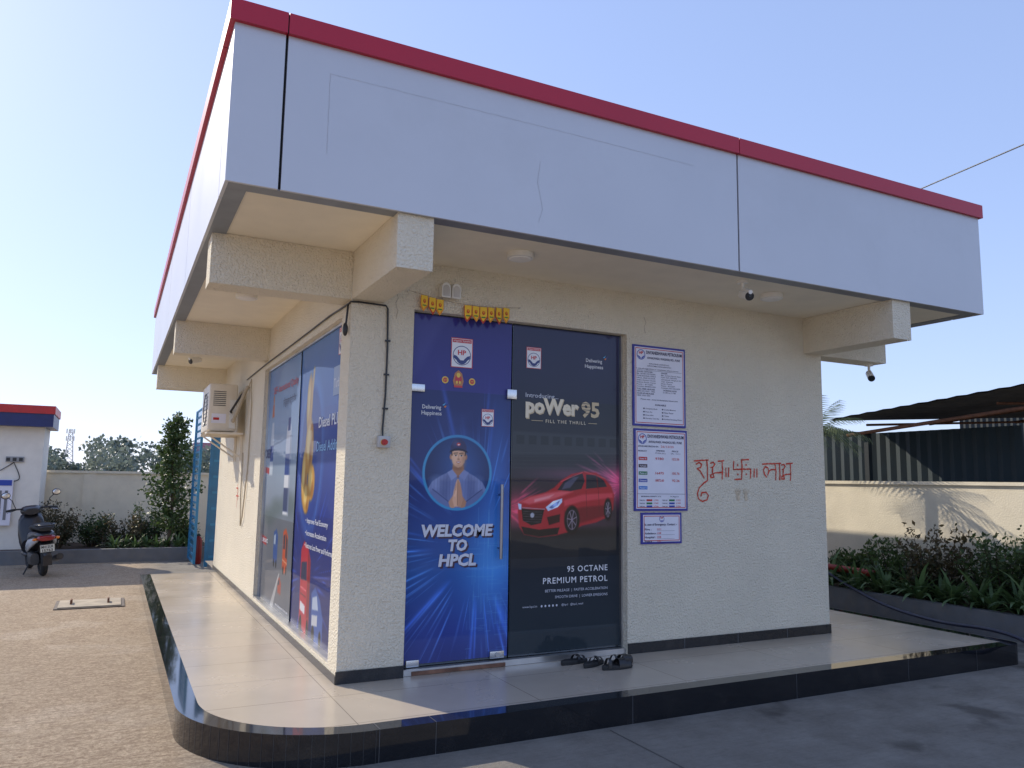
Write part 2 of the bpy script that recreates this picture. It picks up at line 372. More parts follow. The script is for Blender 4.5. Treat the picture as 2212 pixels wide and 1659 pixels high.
for x in (3.0,3.6,4.2): mb.box(x-.002,x+.002,-.012,-.0095,.002,.084,kerbm)
mb.obj('skirting',B)
wb=.238
def beam(x0,x1,y0,y1,z0=HB,z1=HS-.002):
    m=MB(); m.box(x0,x1,y0,y1,z0,z1,cream); m.obj('beam',B)
beam(.001,wb,-1.0,-.001); beam(-.97,-.001,.001,wb)
beam(W-wb,W-.001,-1.0,-.001); beam(W+.001,W+.97,.001,wb)
beam(-.97,-.001,3.38,3.60); beam(-.97,-.001,Ln-wb,Ln-.001); beam(W+.001,W+.97,3.38,3.6); beam(W+.001,W+.97,Ln-wb,Ln-.001)
A,Bf,Cx,Dy,ZF,ZR,ZT=1.0126,1.0313,5.7851,8.4048,3.0307,3.9698,4.0953
mb=MB(); mb.box(-A+.11,Cx-.11,-Bf+.11,Dy-.11,HS,HS+.12,cream_s); mb.obj('ceiling',B)
mb=MB(); mb.box(-A+.07,Cx-.07,-Bf+.07,Dy-.07,3.85,3.97,cream_s); mb.obj('roof',B)
def fas(name,x0,x1,y0,y1,z0,z1,m):
    k=MB(); k.box(x0,x1,y0,y1,z0,z1,m); k.obj(name,B)
g=.008
xs=[-A,-.72,2.74,Cx]
for i in range(3): fas('fascia_panel',xs[i]+(g if i else 0),xs[i+1]-(g if i<2 else 0),-Bf,-Bf+.02,ZF,ZR,silver)
ys=[-Bf+.021,-.72,1.75,4.25,6.75,Dy-.021]
for i in range(5):
    fas('fascia_panel',-A,-A+.02,ys[i]+(g if i else 0),ys[i+1]-(g if i<4 else 0),ZF,ZR,silver)
    fas('fascia_panel',Cx-.02,Cx,ys[i]+(g if i else 0),ys[i+1]-(g if i<4 else 0),ZF,ZR,silver)
for i in range(3): fas('fascia_panel',xs[i]+(g if i else 0),xs[i+1]-(g if i<2 else 0),Dy-.02,Dy,ZF,ZR,silver)
k=MB(); e=.024
k.box(-A+e,Cx-e,-Bf+e,-Bf+e+.02,ZF+.004,ZR-.002,black_gap); k.box(-A+e,-A+e+.02,-Bf+e+.021,Dy-e-.021,ZF+.004,ZR-.002,black_gap)
k.box(Cx-e-.02,Cx-e,-Bf+e+.021,Dy-e-.021,ZF+.004,ZR-.002,black_gap); k.box(-A+e,Cx-e,Dy-e-.02,Dy-e,ZF+.004,ZR-.002,black_gap)
k.obj('fascia_backing',B)
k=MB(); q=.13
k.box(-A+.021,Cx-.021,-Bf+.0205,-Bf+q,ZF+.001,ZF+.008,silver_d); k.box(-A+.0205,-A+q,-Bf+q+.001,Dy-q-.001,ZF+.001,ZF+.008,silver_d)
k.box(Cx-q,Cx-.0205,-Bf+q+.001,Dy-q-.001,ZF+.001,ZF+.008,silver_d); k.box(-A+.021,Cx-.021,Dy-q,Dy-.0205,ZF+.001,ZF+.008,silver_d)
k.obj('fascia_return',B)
k=MB(); o_=.03
for x0,x1 in ((-A-o_,-.7235),(-.7165,2.7365),(2.7435,Cx+o_)): k.box(x0,x1,-Bf-o_,-Bf+.06,ZR,ZT,red_acp)
for y0,y1 in ((-Bf+.061,-.7235),(-.7165,1.7465),(1.7535,4.2465),(4.2535,6.7465),(6.7535,Dy+o_)):
    k.box(-A-o_,-A+.06,y0,y1,ZR,ZT,red_acp); k.box(Cx-.06,Cx+o_,y0,y1,ZR,ZT,red_acp)
k.box(-A+.061,Cx-.061,Dy-.06,Dy+o_,ZR,ZT,red_acp)
for x in (-.72,2.74): k.box(x-.0034,x+.0034,-Bf-.02,-Bf+.055,ZR+.003,ZT-.004,black_gap)
for y in (-.72,1.75,4.25,6.75): k.box(-A-.02,-A+.055,y-.0034,y+.0034,ZR+.003,ZT-.004,black_gap)
k.obj('red_roof_trim',B)
F=Flat(lambda u,v,w:(u,-Bf-w,v)); sc_=mat('faint_scratch',(.50,.51,.545),.5)
F.stroke([(-.46,3.80),(-.46,3.30)],.003,sc_,.0012); F.stroke([(-.46,3.80),(1.2,3.80),(2.3,3.79)],.002,sc_,.0012); F.stroke([(.98,3.55),(.96,3.40),(1.0,3.22),(.97,3.12)],.003,sc_,.0012)
F.obj('surface_scratch',B)
def outline(ins):
    pts=[(-1.016+ins,6.95)]
    cx,cy,r=-1.016+.98,-1.045+.98,.98-ins
    for i in range(41):
        a=math.pi+math.pi/2*i/40; pts.append((cx+r*math.cos(a),cy+r*math.sin(a)))
    cx,cy,r=6.05-.12,-1.045+.12,max(.12-ins,.001)
    for i in range(7):
        a=1.5*math.pi+math.pi/2*i/6; pts.append((cx+(0 if ins>=.12 else r*math.cos(a))+(0.12-ins if ins>=.12 else 0),cy+(0 if ins>=.12 else r*math.sin(a))-(0.12-ins if ins>=.12 else 0)))
    pts.append((6.05-ins,8.6)); return pts
def tile_mat():
    m=D.materials.new('glazed_floor_tile'); m.use_nodes=True; N=m.node_tree.nodes; L=m.node_tree.links; b=N['Principled BSDF']
    tc=N.new('ShaderNodeTexCoord'); br=N.new('ShaderNodeTexBrick'); br.offset=0; br.inputs['Scale'].default_value=1; br.inputs['Brick Width'].default_value=1.2; br.inputs['Row Height'].default_value=.6
    br.inputs['Mortar Size'].default_value=.003; br.inputs['Color1'].default_value=(.53,.45,.35,1); br.inputs['Color2'].default_value=(.50,.425,.335,1); br.inputs['Mortar'].default_value=(.22,.18,.14,1)
    mp=N.new('ShaderNodeMapping'); mp.inputs['Location'].default_value=(.1,.28,0); L.new(tc.outputs['Object'],mp.inputs[0]); L.new(mp.outputs[0],br.inputs['Vector'])
    n=N.new('ShaderNodeTexNoise'); n.inputs['Scale'].default_value=1.6; n.inputs['Detail'].default_value=6; L.new(tc.outputs['Object'],n.inputs['Vector'])
    mr=N.new('ShaderNodeMapRange'); mr.inputs['From Min'].default_value=.3; mr.inputs['From Max'].default_value=.7; mr.inputs['To Min'].default_value=.2; mr.inputs['To Max'].default_value=.3; L.new(n.outputs['Fac'],mr.inputs['Value']); L.new(mr.outputs[0],b.inputs['Roughness'])
    m2=N.new('ShaderNodeMapRange'); m2.inputs['From Min'].default_value=.3; m2.inputs['From Max'].default_value=.7; m2.inputs['To Min'].default_value=.92; m2.inputs['To Max'].default_value=1.06; L.new(n.outputs['Fac'],m2.inputs['Value'])
    s=N.new('ShaderNodeVectorMath'); s.operation='SCALE'; L.new(br.outputs['Color'],s.inputs[0]); L.new(m2.outputs[0],s.inputs['Scale']); L.new(s.outputs[0],b.inputs['Base Color'])
    b.inputs['Specular IOR Level'].default_value=.4
    return m
O=outline(0); I=outline(.13); n=len(O)
k=MB(); k.add([(x,y,0) for x,y in O]+[(x,y,0) for x,y in I],[(i,i+1,n+i+1,n+i) for i in range(n-1)],granite)
k.add([(x,y,0) for x,y in O]+[(x,y,G-.05) for x,y in O],[(i,n+i,n+i+1,i+1) for i in range(n-1)],granite)
k.add([(O[0][0],O[0][1],0),(0,O[0][1],0),(0,O[0][1],G-.05),(O[0][0],O[0][1],G-.05)],[(0,1,2,3)],granite)
acc=[0]
for i in range(1,n): acc.append(acc[-1]+math.dist(O[i],O[i-1]))
def at(sv):
    for i in range(1,n):
        if acc[i]>=sv:
            t=(sv-acc[i-1])/(acc[i]-acc[i-1]+1e-9); p=(O[i-1][0]+(O[i][0]-O[i-1][0])*t,O[i-1][1]+(O[i][1]-O[i-1][1])*t)
            dx,dy=O[i][0]-O[i-1][0],O[i][1]-O[i-1][1]; l=math.hypot(dx,dy); return p,(dx/l,dy/l)
a1=acc[1]; a2=acc[41]
js=[a1+ (a2-a1)*i/22 for i in range(23)]+[a2+.02,a2+.36,a2+1.75,a2+3.24,a2+4.5,a2+5.4]+[1.2,2.4,3.6,4.8,6.0]
for sv in js:
    p,t=at(sv); nx,ny=t[1],-t[0]
    if nx*(p[0]-2)+ny*(p[1]-2)<0: nx,ny=-nx,-ny
    h=.0011; a=(p[0]+nx*.002,p[1]+ny*.002)
    k.add([(a[0]-t[0]*h,a[1]-t[1]*h,-.001),(a[0]+t[0]*h,a[1]+t[1]*h,-.001),(a[0]+t[0]*h,a[1]+t[1]*h,G),(a[0]-t[0]*h,a[1]-t[1]*h,G)],[(0,1,2,3)],slabj if a1<=sv<=a2 else kerbm)
for sv in [a2+.02,a2+.36,a2+1.75,a2+3.24,a2+4.5,2.4,4.8]:
    p,t=at(sv); nx,ny=-t[1],t[0]; h=.0015
    k.add([(p[0]-t[0]*h,p[1]-t[1]*h,.002),(p[0]+t[0]*h,p[1]+t[1]*h,.002),(p[0]+t[0]*h+nx*.13,p[1]+t[1]*h+ny*.13,.002),(p[0]-t[0]*h+nx*.13,p[1]-t[1]*h+ny*.13,.002)],[(0,1,2,3)],kerbm)
k.obj('plinth_edging',B)
k=MB(); pts=I+[(0,8.6),(0,6.95)]
k.add([(x,y,0) for x,y in pts],[tuple(range(len(pts)))],tile_mat()); k.obj('tiled_floor',B)
# ---------------------------------------------------------- entrance glazing
kf=1.0147
def FM(u,v,w): return (-1.4483+(u+1.4483)*kf,.08-w,1.4+(v-1.4)*kf)
def FW(u,v,w): return (u,-w,v)
door=empty('glass_door',(.5,.08,0),parent=B)
pan=empty('fixed_glass_panel',(1.36,.08,0),parent=B)
k=MB(); k.box(.4806,1.345,.0825,.094,.05,2.086,glassdark); k.box(.4806,1.345,.0825,.094,2.094,2.668,glassdark); k.obj('pane',door)
k=MB(); k.box(1.357,2.398,.0825,.094,.05,2.668,glassdark); k.obj('pane',pan)
k=MB(); k.box(.4815,2.4155,.02,.12,.002,.045,alu); k.box(.55,1.30,.012,.0195,.003,.03,mat('rust_stain_strip',(.22,.11,.07),.8,var=.4,vscale=12)); k.box(2.398,2.4155,.06,.12,.046,2.668,alu); k.box(.4815,2.397,.1,.12,2.64,2.668,alu); k.obj('door_frame',B)
# --- blue welcome film
cv=Cv(.482,1.305,.085,2.64,230,(30,34,105))
cv.vgrad(2.65,(54,50,122),2.07,(46,48,120)); cv.vgrad(2.07,(34,44,102),1.3,(32,56,120)); cv.vgrad(1.3,(32,56,122),.75,(44,84,150)); cv.vgrad(.75,(46,88,156),.3,(48,64,136)); cv.vgrad(.3,(48,64,136),.08,(54,60,120))
cv.glow(1.15,.80,.22,.55,(50,105,120),.5); cv.glow(1.2,1.5,.12,.5,(20,60,80),.5)
cv.rays(1.05,.9,150,(110,180,220),.36,.28,1.2,.008,3); cv.rays(1.05,.9,50,(60,110,190),.33,.3,1.6,.02,4)
for i in range(40):
    y=rng.uniform(.12,.95); x=rng.uniform(.95,1.25); cv.line((x,y),(x+rng.uniform(.04,.16),y),.003,(120,190,225),.35)
    x=rng.uniform(.95,1.3); cv.line((x,y),(x,y+rng.uniform(.05,.3)),.003,(120,190,225),.3)
mk=(cv.V>2.075)[...,None]; cv.c=np.where(mk,cv.c*.35+np.array((52,50,128))/255.*.65,cv.c)
cv.poly([(.482,2.12),(.75,2.64),(.482,2.64)],(80,82,150),.35,.06); cv.poly([(.482,.085),(.70,.085),(.95,1.9),(.70,1.9)],(80,100,160),.14,.08)
c0,r0=(.865,1.455),.278
cv.ell(*c0,r0+.006,r0+.006,(64,150,200)); cv.ell(*c0,r0-.014,r0-.014,(26,48,98)); cv.ell(c0[0]+.02,c0[1]+.03,r0*.6,r0*.75,(58,94,156),.8,.2)
keep=cv.c.copy()
SH=(116,130,176); SHd=(78,90,134); SHl=(150,164,204)
cv.poly([(.585,1.20),(.61,1.30),(.66,1.385),(.73,1.43),(.80,1.462),(.868,1.45),(.935,1.462),(1.005,1.43),(1.07,1.385),(1.12,1.30),(1.15,1.20),(1.0,1.1),(.7,1.1)],SH,1,.008)
cv.ell(.70,1.37,.06,.05,SHl,.6,.06); cv.ell(1.03,1.37,.05,.05,SHl,.4,.06)
cv.poly([(.72,1.40),(.80,1.44),(.79,1.2),(.72,1.2)],SHd,.5,.04); cv.poly([(1.02,1.40),(.94,1.44),(.95,1.2),(1.02,1.2)],SHd,.5,.04)
for i in range(22):
    x=.60+i*.025; cv.line((x,1.15),(x+.004,1.44),.003,(64,74,116),.35)
cv.poly([(.828,1.53),(.908,1.53),(.918,1.465),(.868,1.41),(.818,1.465)],(166,116,88),1,.006); cv.ell(.868,1.50,.035,.02,(116,76,56),.7,.03)
cv.poly([(.82,1.478),(.78,1.455),(.815,1.395),(.862,1.43)],(138,150,194),1,.005); cv.poly([(.916,1.478),(.956,1.455),(.922,1.395),(.874,1.43)],(124,136,182),1,.005); cv.line((.868,1.43),(.868,1.39),.006,(50,58,100),.8)
F0=(222,172,138)
cv.ell(.808,1.572,.012,.021,(180,128,100),1,.006); cv.ell(.929,1.572,.012,.021,(168,118,92),1,.006)
cv.poly([(.811,1.61),(.812,1.56),(.820,1.528),(.840,1.503),(.868,1.492),(.896,1.503),(.917,1.528),(.925,1.56),(.926,1.61),(.90,1.64),(.835,1.64)],F0,1,.008)
cv.ell(.845,1.565,.028,.045,(244,200,168),.55,.04); cv.ell(.915,1.555,.014,.05,(172,124,98),.6,.03); cv.ell(.868,1.505,.03,.012,(190,142,114),.6,.02)
cv.line((.812,1.615),(.815,1.585),.008,(34,26,24),.9,.006); cv.line((.925,1.615),(.922,1.585),.008,(34,26,24),.9,.006)
for sx in (.846,.892):
    cv.ell(sx,1.583,.0125,.0055,(226,216,210),1,.004); cv.ell(sx,1.583,.0055,.0058,(30,20,18),1,.003); cv.line((sx-.014,1.589),(sx+.014,1.589),.003,(60,38,28),.8,.004)
    cv.line((sx-.017,1.600),(sx+.015,1.602),.006,(42,28,24),.85,.005)
cv.line((.868,1.59),(.8665,1.560),.006,(180,132,104),.6,.008); cv.ell(.868,1.556,.011,.006,(180,128,100),.8,.006); cv.line((.862,1.552),(.875,1.552),.003,(110,70,54),.7,.004)
cv.poly([(.848,1.538),(.868,1.542),(.889,1.538),(.880,1.526),(.868,1.522),(.856,1.526)],(170,96,86),.9,.004); cv.poly([(.853,1.536),(.884,1.536),(.876,1.530),(.860,1.530)],(240,232,226),1,.003)
cv.poly([(.803,1.612),(.804,1.655),(.822,1.690),(.850,1.708),(.885,1.708),(.914,1.690),(.932,1.655),(.934,1.612),(.90,1.628),(.868,1.632),(.835,1.628)],(54,56,96),1,.006)
cv.ell(.845,1.675,.025,.022,(90,94,140),.5,.03); cv.poly([(.80,1.618),(.835,1.634),(.868,1.638),(.90,1.634),(.938,1.618),(.946,1.603),(.90,1.618),(.868,1.621),(.835,1.618),(.792,1.603)],(28,30,58),1,.005); cv.ell(.868,1.668,.016,.012,(206,66,66),1,.004); cv.ell(.868,1.665,.009,.004,(230,230,240),1,.003)
cv.poly([(.62,1.24),(.665,1.33),(.73,1.30),(.80,1.235),(.815,1.19),(.74,1.15),(.65,1.17)],(108,122,168),1,.008); cv.poly([(1.115,1.24),(1.07,1.33),(1.005,1.30),(.935,1.235),(.92,1.19),(.995,1.15),(1.085,1.17)],(100,114,160),1,.008)
cv.line((.665,1.33),(.80,1.235),.006,(56,66,106),.8,.006); cv.line((1.07,1.33),(.935,1.235),.006,(56,66,106),.8,.006)
cv.poly([(.795,1.235),(.835,1.29),(.852,1.20),(.815,1.175)],(202,152,122),1,.006); cv.poly([(.942,1.235),(.90,1.29),(.884,1.20),(.922,1.175)],(184,134,106),1,.006)
cv.poly([(.826,1.25),(.834,1.31),(.850,1.375),(.862,1.405),(.868,1.408),(.874,1.405),(.888,1.375),(.903,1.31),(.910,1.25),(.895,1.20),(.842,1.20)],(228,178,146),1,.006)
cv.poly([(.870,1.40),(.888,1.375),(.903,1.31),(.910,1.25),(.895,1.20),(.870,1.20)],(190,140,112),.8,.006); cv.line((.868,1.402),(.868,1.21),.003,(110,70,52),.9,.004)
for q in (.852,.858): cv.line((q,1.37),(q-.012,1.29),.0025,(172,124,98),.7,.004)
cv.poly([(.836,1.28),(.850,1.325),(.862,1.32),(.852,1.27)],(240,192,160),.9,.005)
mk=(np.hypot((cv.U-c0[0])/(r0-.012),(cv.V-c0[1])/(r0-.012))<1)[...,None]; cv.c=np.where(mk,cv.c,keep)
cv.obj('poster_film',FM,door,.0)
F=Flat(FM); wh=flat(238,238,242,.4,.5); silv=flat(215,218,230,.4,.5); shd=flat(60,30,60,.4,.5); redp=flat(205,32,40,.4,.5); bluep=flat(24,44,120,.4,.5); orng=flat(235,130,30,.4,.5); yel=flat(240,200,60,.4,.5)
def hp_logo(F,cx,cz,w_,w0=.003):
    h=w_*1.28; F.rect(cx-w_/2,cx+w_/2,cz-h/2,cz+h/2,wh,w0); F.frame(cx-w_/2,cx+w_/2,cz-h/2,cz+h/2,w_*.03,redp,w0+.001)
    F.rect(cx-w_*.44,cx+w_*.44,cz+h*.34,cz+h*.46,redp,w0+.001); F.text("हिन्दुस्तान पेट्रोलियम",cx-w_*.4,cx+w_*.4,cz+h*.37,h*.05,wh,w0+.002)
    c=cz-h*.09; F.ring(cx,c,w_*.42,w_*.03,bluep,w0+.001)
    F.text("HP",cx-w_*.19,cx+w_*.19,c+w_*.03,w_*.2,redp,w0+.002,bold=.03)
    for sg in (-1,1):
        for (a,b_) in ((0,.0),(.10,.08)):
            pts=[(cx+sg*w_*.02,c-w_*.36+b_*w_*.9),(cx+sg*w_*.12,c-w_*.22+b_*w_*.9),(cx+sg*w_*.25,c-w_*.10+b_*w_*.9),(cx+sg*w_*.385,c-w_*.05+b_*w_*.8),(cx+sg*w_*.36,c-w_*.13+b_*w_*.8),(cx+sg*w_*.26,c-w_*.20+b_*w_*.9),(cx+sg*w_*.12,c-w_*.33+b_*w_*.8)]
            F.poly(pts,bluep,w0+.0015+a*.01)
    F.poly([(cx+w_*.30*math.cos(t),c+w_*.38*math.sin(t)) for t in np.linspace(math.pi*1.18,math.pi*1.82,9)],bluep,w0+.0012)
hp_logo(F,.875,2.37,.18); hp_logo(F,1.105,1.88,.105)
for body,u0,u1,vb,h in (("WELCOME",.585,1.165,.985,.082),("TO",.80,.955,.878,.078),("HPCL",.725,1.03,.768,.082)):
    F.text(body,u0+.014,u1+.014,vb-.012,h,shd,.003,bold=.05,shear=.12); F.text(body,u0,u1,vb,h,silv,.0045,bold=.045,shear=.12)
F.text("Delivering",.565,.715,1.925,.030,wh,.004,bold=.008); F.text("Happiness",.56,.72,1.88,.030,wh,.004,bold=.008)
for i,(c_,dx,dy) in enumerate(((orng,0,0),(bluep,.012,.012),(flat(90,170,220,.4,.5),-.012,.014))): F.poly([(.735+dx,1.945+dy),(.765+dx,1.965+dy),(.75+dx,1.94+dy)],c_,.004+i*.0005)
F.poly([(.82,2.10),(.88,2.10),(.895,2.15),(.88,2.21),(.85,2.235),(.82,2.21),(.805,2.15)],flat(190,120,60,.4,.5),.0035); F.disc(.85,2.165,.028,.034,redp,.0045); F.disc(.85,2.195,.016,.018,yel,.0055); F.rect(.815,.885,2.10,2.115,redp,.0045); F.disc(.838,2.14,.008,.012,yel,.0055); F.disc(.862,2.14,.008,.012,yel,.0055)
for x in (.742,.965): F.disc(x,2.152,.027,.027,yel,.0035); F.disc(x,2.152,.018,.018,redp,.0045); F.text("शुभ" if x<.8 else "लाभ",x-.012,x+.012,2.146,.012,yel,.0055)
F.obj('poster_lettering',door)
for bx in ((.478,.605,.055,.079,2.055,2.115),(1.30,1.385,.050,.079,2.045,2.125),(.52,.62,.055,.079,.05,.10),(1.19,1.31,.055,.079,.055,.11)):
    k=MB(); k.rbox(*bx,steel,.004); k.obj('patch_fitting',door)
k=MB(); k.tube([(1.255,.03,.80),(1.255,.03,1.37)],.013,steel_h,14); k.tube([(1.255,.03,.88),(1.255,.08,.88)],.008,steel_h); k.tube([(1.255,.03,1.29),(1.255,.08,1.29)],.008,steel_h); k.obj('handle',door)
k=MB(); k.tube([(1.25,.052,.083),(1.25,.045,.083)],.018,steel,16); k.obj('lock',door)
# --- dark petrol film
cv=Cv(1.322,2.338,.085,2.64,230,(34,36,44))
cv.vgrad(2.65,(48,50,84),2.05,(34,36,58)); cv.vgrad(2.05,(34,37,50),1.5,(44,46,54)); cv.vgrad(1.5,(44,44,52),1.1,(40,36,44)); cv.vgrad(1.1,(34,36,42),.8,(30,33,38)); cv.vgrad(.8,(36,41,48),.6,(40,46,54)); cv.vgrad(.6,(40,46,54),.08,(42,52,58))
cv.poly([(1.32,1.60),(2.34,1.63),(2.34,1.78),(1.32,1.79)],(64,68,74),.6,.02)  # glass reflection of a building and its window row, painted into the film
for i in range(9): x=1.36+i*.11; cv.poly([(x,1.69),(x+.07,1.69),(x+.07,1.76),(x,1.76)],(34,38,44),.7)
for i in range(5): cv.line((1.32,1.62-i*.03),(2.34,1.64-i*.03),.003,(90,94,98),.3)
cv.poly([(1.32,1.12),(2.34,1.2),(2.34,1.5),(1.32,1.32)],(70,40,60),.45,.1)
cv.glow(1.36,1.18,.15,.12,(255,60,80),.55); cv.glow(2.32,1.38,.12,.14,(255,70,110),.6); cv.glow(1.8,1.06,.5,.06,(150,40,70),.35); cv.glow(1.95,1.46,.45,.05,(150,60,90),.35)
cv.rays(2.40,1.38,70,(255,90,130),.25,.03,.5,.010,9,2.4,3.9); cv.rays(1.26,1.18,60,(255,70,100),.28,.02,.4,.010,12,-.7,.7)
def cp(x,y): return (1.305+(x-1100)*.00445,1.125+(1110-y)*.0039)
P=lambda l:[cp(*q) for q in l]
cv.ell(*cp(1215,1143),.46,.03,(10,8,12),.8,.06)
RB=(176,32,44)
cv.poly(P([(1117,1100),(1120,1082),(1138,1071),(1172,1062),(1190,1052),(1206,1036),(1226,1024),(1252,1018),(1280,1020),(1299,1032),(1313,1048),(1320,1066),(1318,1096),(1308,1112),(1280,1124),(1250,1130),(1225,1142),(1195,1149),(1160,1152),(1130,1146),(1120,1130)]),RB,1,.012)
cv.poly(P([(1122,1082),(1140,1072),(1172,1064),(1205,1059),(1230,1060),(1205,1070),(1172,1080),(1140,1086)]),(240,110,116),.75,.02); cv.poly(P([(1150,1076),(1190,1066),(1180,1074),(1150,1082)]),(252,186,186),.6,.015)
cv.poly(P([(1210,1078),(1250,1066),(1317,1062),(1317,1072),(1250,1080),(1212,1090)]),(224,74,86),.8,.015); cv.poly(P([(1212,1100),(1250,1092),(1300,1088),(1300,1110),(1250,1124),(1214,1128)]),(110,14,26),.8,.02)
cv.poly(P([(1197,1057),(1210,1039),(1230,1027),(1250,1022),(1255,1038),(1248,1054),(1225,1059)]),(30,30,44),1,.005); cv.poly(P([(1258,1054),(1258,1024),(1280,1025),(1297,1036),(1304,1049)]),(34,32,46),1,.005); cv.line(cp(1281,1026),cp(1284,1053),.008,(110,16,28),1,.005); cv.line(cp(1204,1040),cp(1250,1020),.006,(230,110,116),.8,.008); cv.line(cp(1254,1018),cp(1300,1032),.006,(220,100,106),.7,.008)
cv.poly(P([(1213,1042),(1232,1030),(1242,1029),(1224,1052),(1206,1056)]),(120,120,146),.55,.012)
cv.poly(P([(1124,1094),(1146,1097),(1170,1097),(1164,1124),(1144,1128),(1127,1118)]),(16,14,20),1,.005); cv.line(cp(1126,1093),cp(1171,1096),.006,(190,180,190),.8,.005)
for i in range(5): cv.line(cp(1128,1100+i*5),cp(1165,1102+i*5),.003,(120,110,120),.7,.004)
cv.ell(*cp(1146,1108),.018,.02,(190,190,200),.9,.006)
cv.poly(P([(1173,1092),(1188,1080),(1207,1074),(1207,1082),(1198,1092),(1178,1100)]),(200,215,240),1,.005); cv.poly(P([(1180,1093),(1190,1084),(1202,1079),(1198,1088),(1186,1095)]),(70,90,140),.9,.005); cv.poly(P([(1117,1084),(1124,1086),(1124,1097),(1119,1096)]),(200,215,240),1,.005)
cv.glow(*cp(1192,1086),.03,.025,(200,220,255),.5)
cv.poly(P([(1124,1130),(1160,1137),(1202,1133),(1198,1147),(1160,1151),(1130,1145)]),(22,8,14),1,.006); cv.poly(P([(1176,1112),(1203,1106),(1202,1122),(1180,1128)]),(50,8,16),1,.008)
for (x,y,rx,ry) in ((1228,1118,.064,.105),(1306,1097,.035,.084)):
    a_,b_=cp(x,y); cv.ell(a_,b_,rx*1.15,ry*1.1,(30,6,12),.9,.01); cv.ell(a_,b_,rx,ry,(12,10,14)); cv.ell(a_,b_,rx*.74,ry*.76,(120,104,116)); cv.ell(a_,b_,rx*.66,ry*.68,(34,26,34))
    for t in range(7):
        q=t*.8976+.3; cv.line((a_,b_),(a_+rx*.68*math.cos(q),b_+ry*.7*math.sin(q)),.007,(150,134,146),1,.005)
cv.line(cp(1258,1058),cp(1260,1112),.003,(80,8,18),.9,.004); cv.line(cp(1285,1056),cp(1287,1102),.003,(80,8,18),.9,.004); cv.poly(P([(1231,1058),(1246,1055),(1244,1066),(1233,1067)]),(170,34,46),1,.005)
cv.obj('poster_film',FM,pan,.0)
F=Flat(FM); hp_logo(F,1.505,2.385,.135)
F.text("Delivering",2.0,2.16,2.395,.030,wh,.004,bold=.008); F.text("Happiness",1.99,2.17,2.345,.030,wh,.004,bold=.008)
for i,(c_,dx,dy) in enumerate(((orng,0,0),(bluep,.012,.012),(flat(90,170,220,.4,.5),-.012,.014))): F.poly([(2.18+dx,2.43+dy),(2.21+dx,2.45+dy),(2.195+dx,2.425+dy)],c_,.004+i*.0005)
gold=flat(206,182,140,.35,.5); gold2=flat(235,220,190,.35,.5)
F.text("Introducing...",1.435,1.735,2.065,.036,silv,.004)
F.text("poWer",1.441,1.936,1.938,.118,gold,.0035,bold=.05); F.text("poWer",1.435,1.93,1.945,.118,gold2,.0045,bold=.04)
F.text("95",1.955,2.135,1.935,.120,gold,.0045,bold=.035)
for i in range(4): F.rect(1.955,2.045,1.962+i*.026,1.967+i*.026,flat(40,40,52,.4,.5),.006)
F.text("FILL THE THRILL",1.62,2.00,1.868,.026,gold2,.004,bold=.006,sp=1.3); F.rect(1.49,1.595,1.879,1.883,gold,.004); F.rect(2.025,2.11,1.879,1.883,gold,.004)
F.text("95 OCTANE",1.83,2.215,.685,.046,wh,.004,bold=.01,sp=1.15); F.text("PREMIUM PETROL",1.61,2.215,.60,.046,wh,.004,bold=.01,sp=1.15)
F.text("BETTER MILEAGE  |  FASTER ACCELERATION",1.63,2.215,.535,.020,silv,.004); F.text("SMOOTH DRIVE  |  LOWER EMISSIONS",1.72,2.215,.485,.020,silv,.004)
F.text("www.hpcl.in",1.43,1.56,.425,.016,silv,.004)
for i in range(5): F.disc(1.60+i*.034,.431,.008,.009,silv,.004,12)
F.text("@hpcl   @hpcl_retail",1.78,1.98,.425,.016,silv,.004)
F.obj('poster_lettering',pan)
# ---------------------------------------------------------- side window
kl=1.041
def LM(u,v,w): return (.06-w,-5.45+(-u+5.45)*kl,1.4+(v-1.4)*kl)
win=empty('side_window',(.06,1.9,.09),parent=B)
k=MB(); k.box(.064,.074,.26,3.59,.10,2.59,glassdark); k.obj('pane',win)
k=MB(); k.box(.005,.12,.2495,3.599,WZ0+.001,WZ0+.022,alu); k.box(.04,.1,3.575,3.598,WZ0+.023,2.60,alu); k.box(.04,.1,.25,.27,WZ0+.023,2.60,alu); k.box(.04,.1,.271,3.574,2.578,2.601,alu); k.obj('window_frame',win)
V0,V1=.155,2.53
cv=Cv(-1.61,-.06,V0,V1,110,(28,58,150))
cv.vgrad(2.53,(96,140,196),1.95,(34,82,170)); cv.vgrad(1.95,(30,74,165),1.1,(18,46,142)); cv.vgrad(1.1,(16,40,130),.15,(12,28,100))
cv.rays(-1.1,.6,80,(90,150,230),.35,.1,1.3,.012,21)
cv.ell(-1.10,1.60,.44,.66,(80,140,220),.6,.12); cv.ell(-1.10,1.58,.38,.58,(22,58,150),.95,.05)
for (x,y,a,b_) in ((-1.22,2.02,.11,.26),(-1.16,1.66,.15,.24),(-1.30,1.40,.11,.24),(-1.04,1.36,.13,.15),(-1.20,1.22,.12,.12)): cv.ell(x,y,a,b_,(216,156,50),.95,.03); cv.ell(x-.03,y+.03,a*.5,b_*.6,(255,228,140),.85,.05); cv.ell(x+.05,y-.06,a*.3,b_*.4,(160,96,20),.75,.04)
cv.line((-1.10,2.3),(-1.18,1.9),.06,(236,186,90),.9,.03)
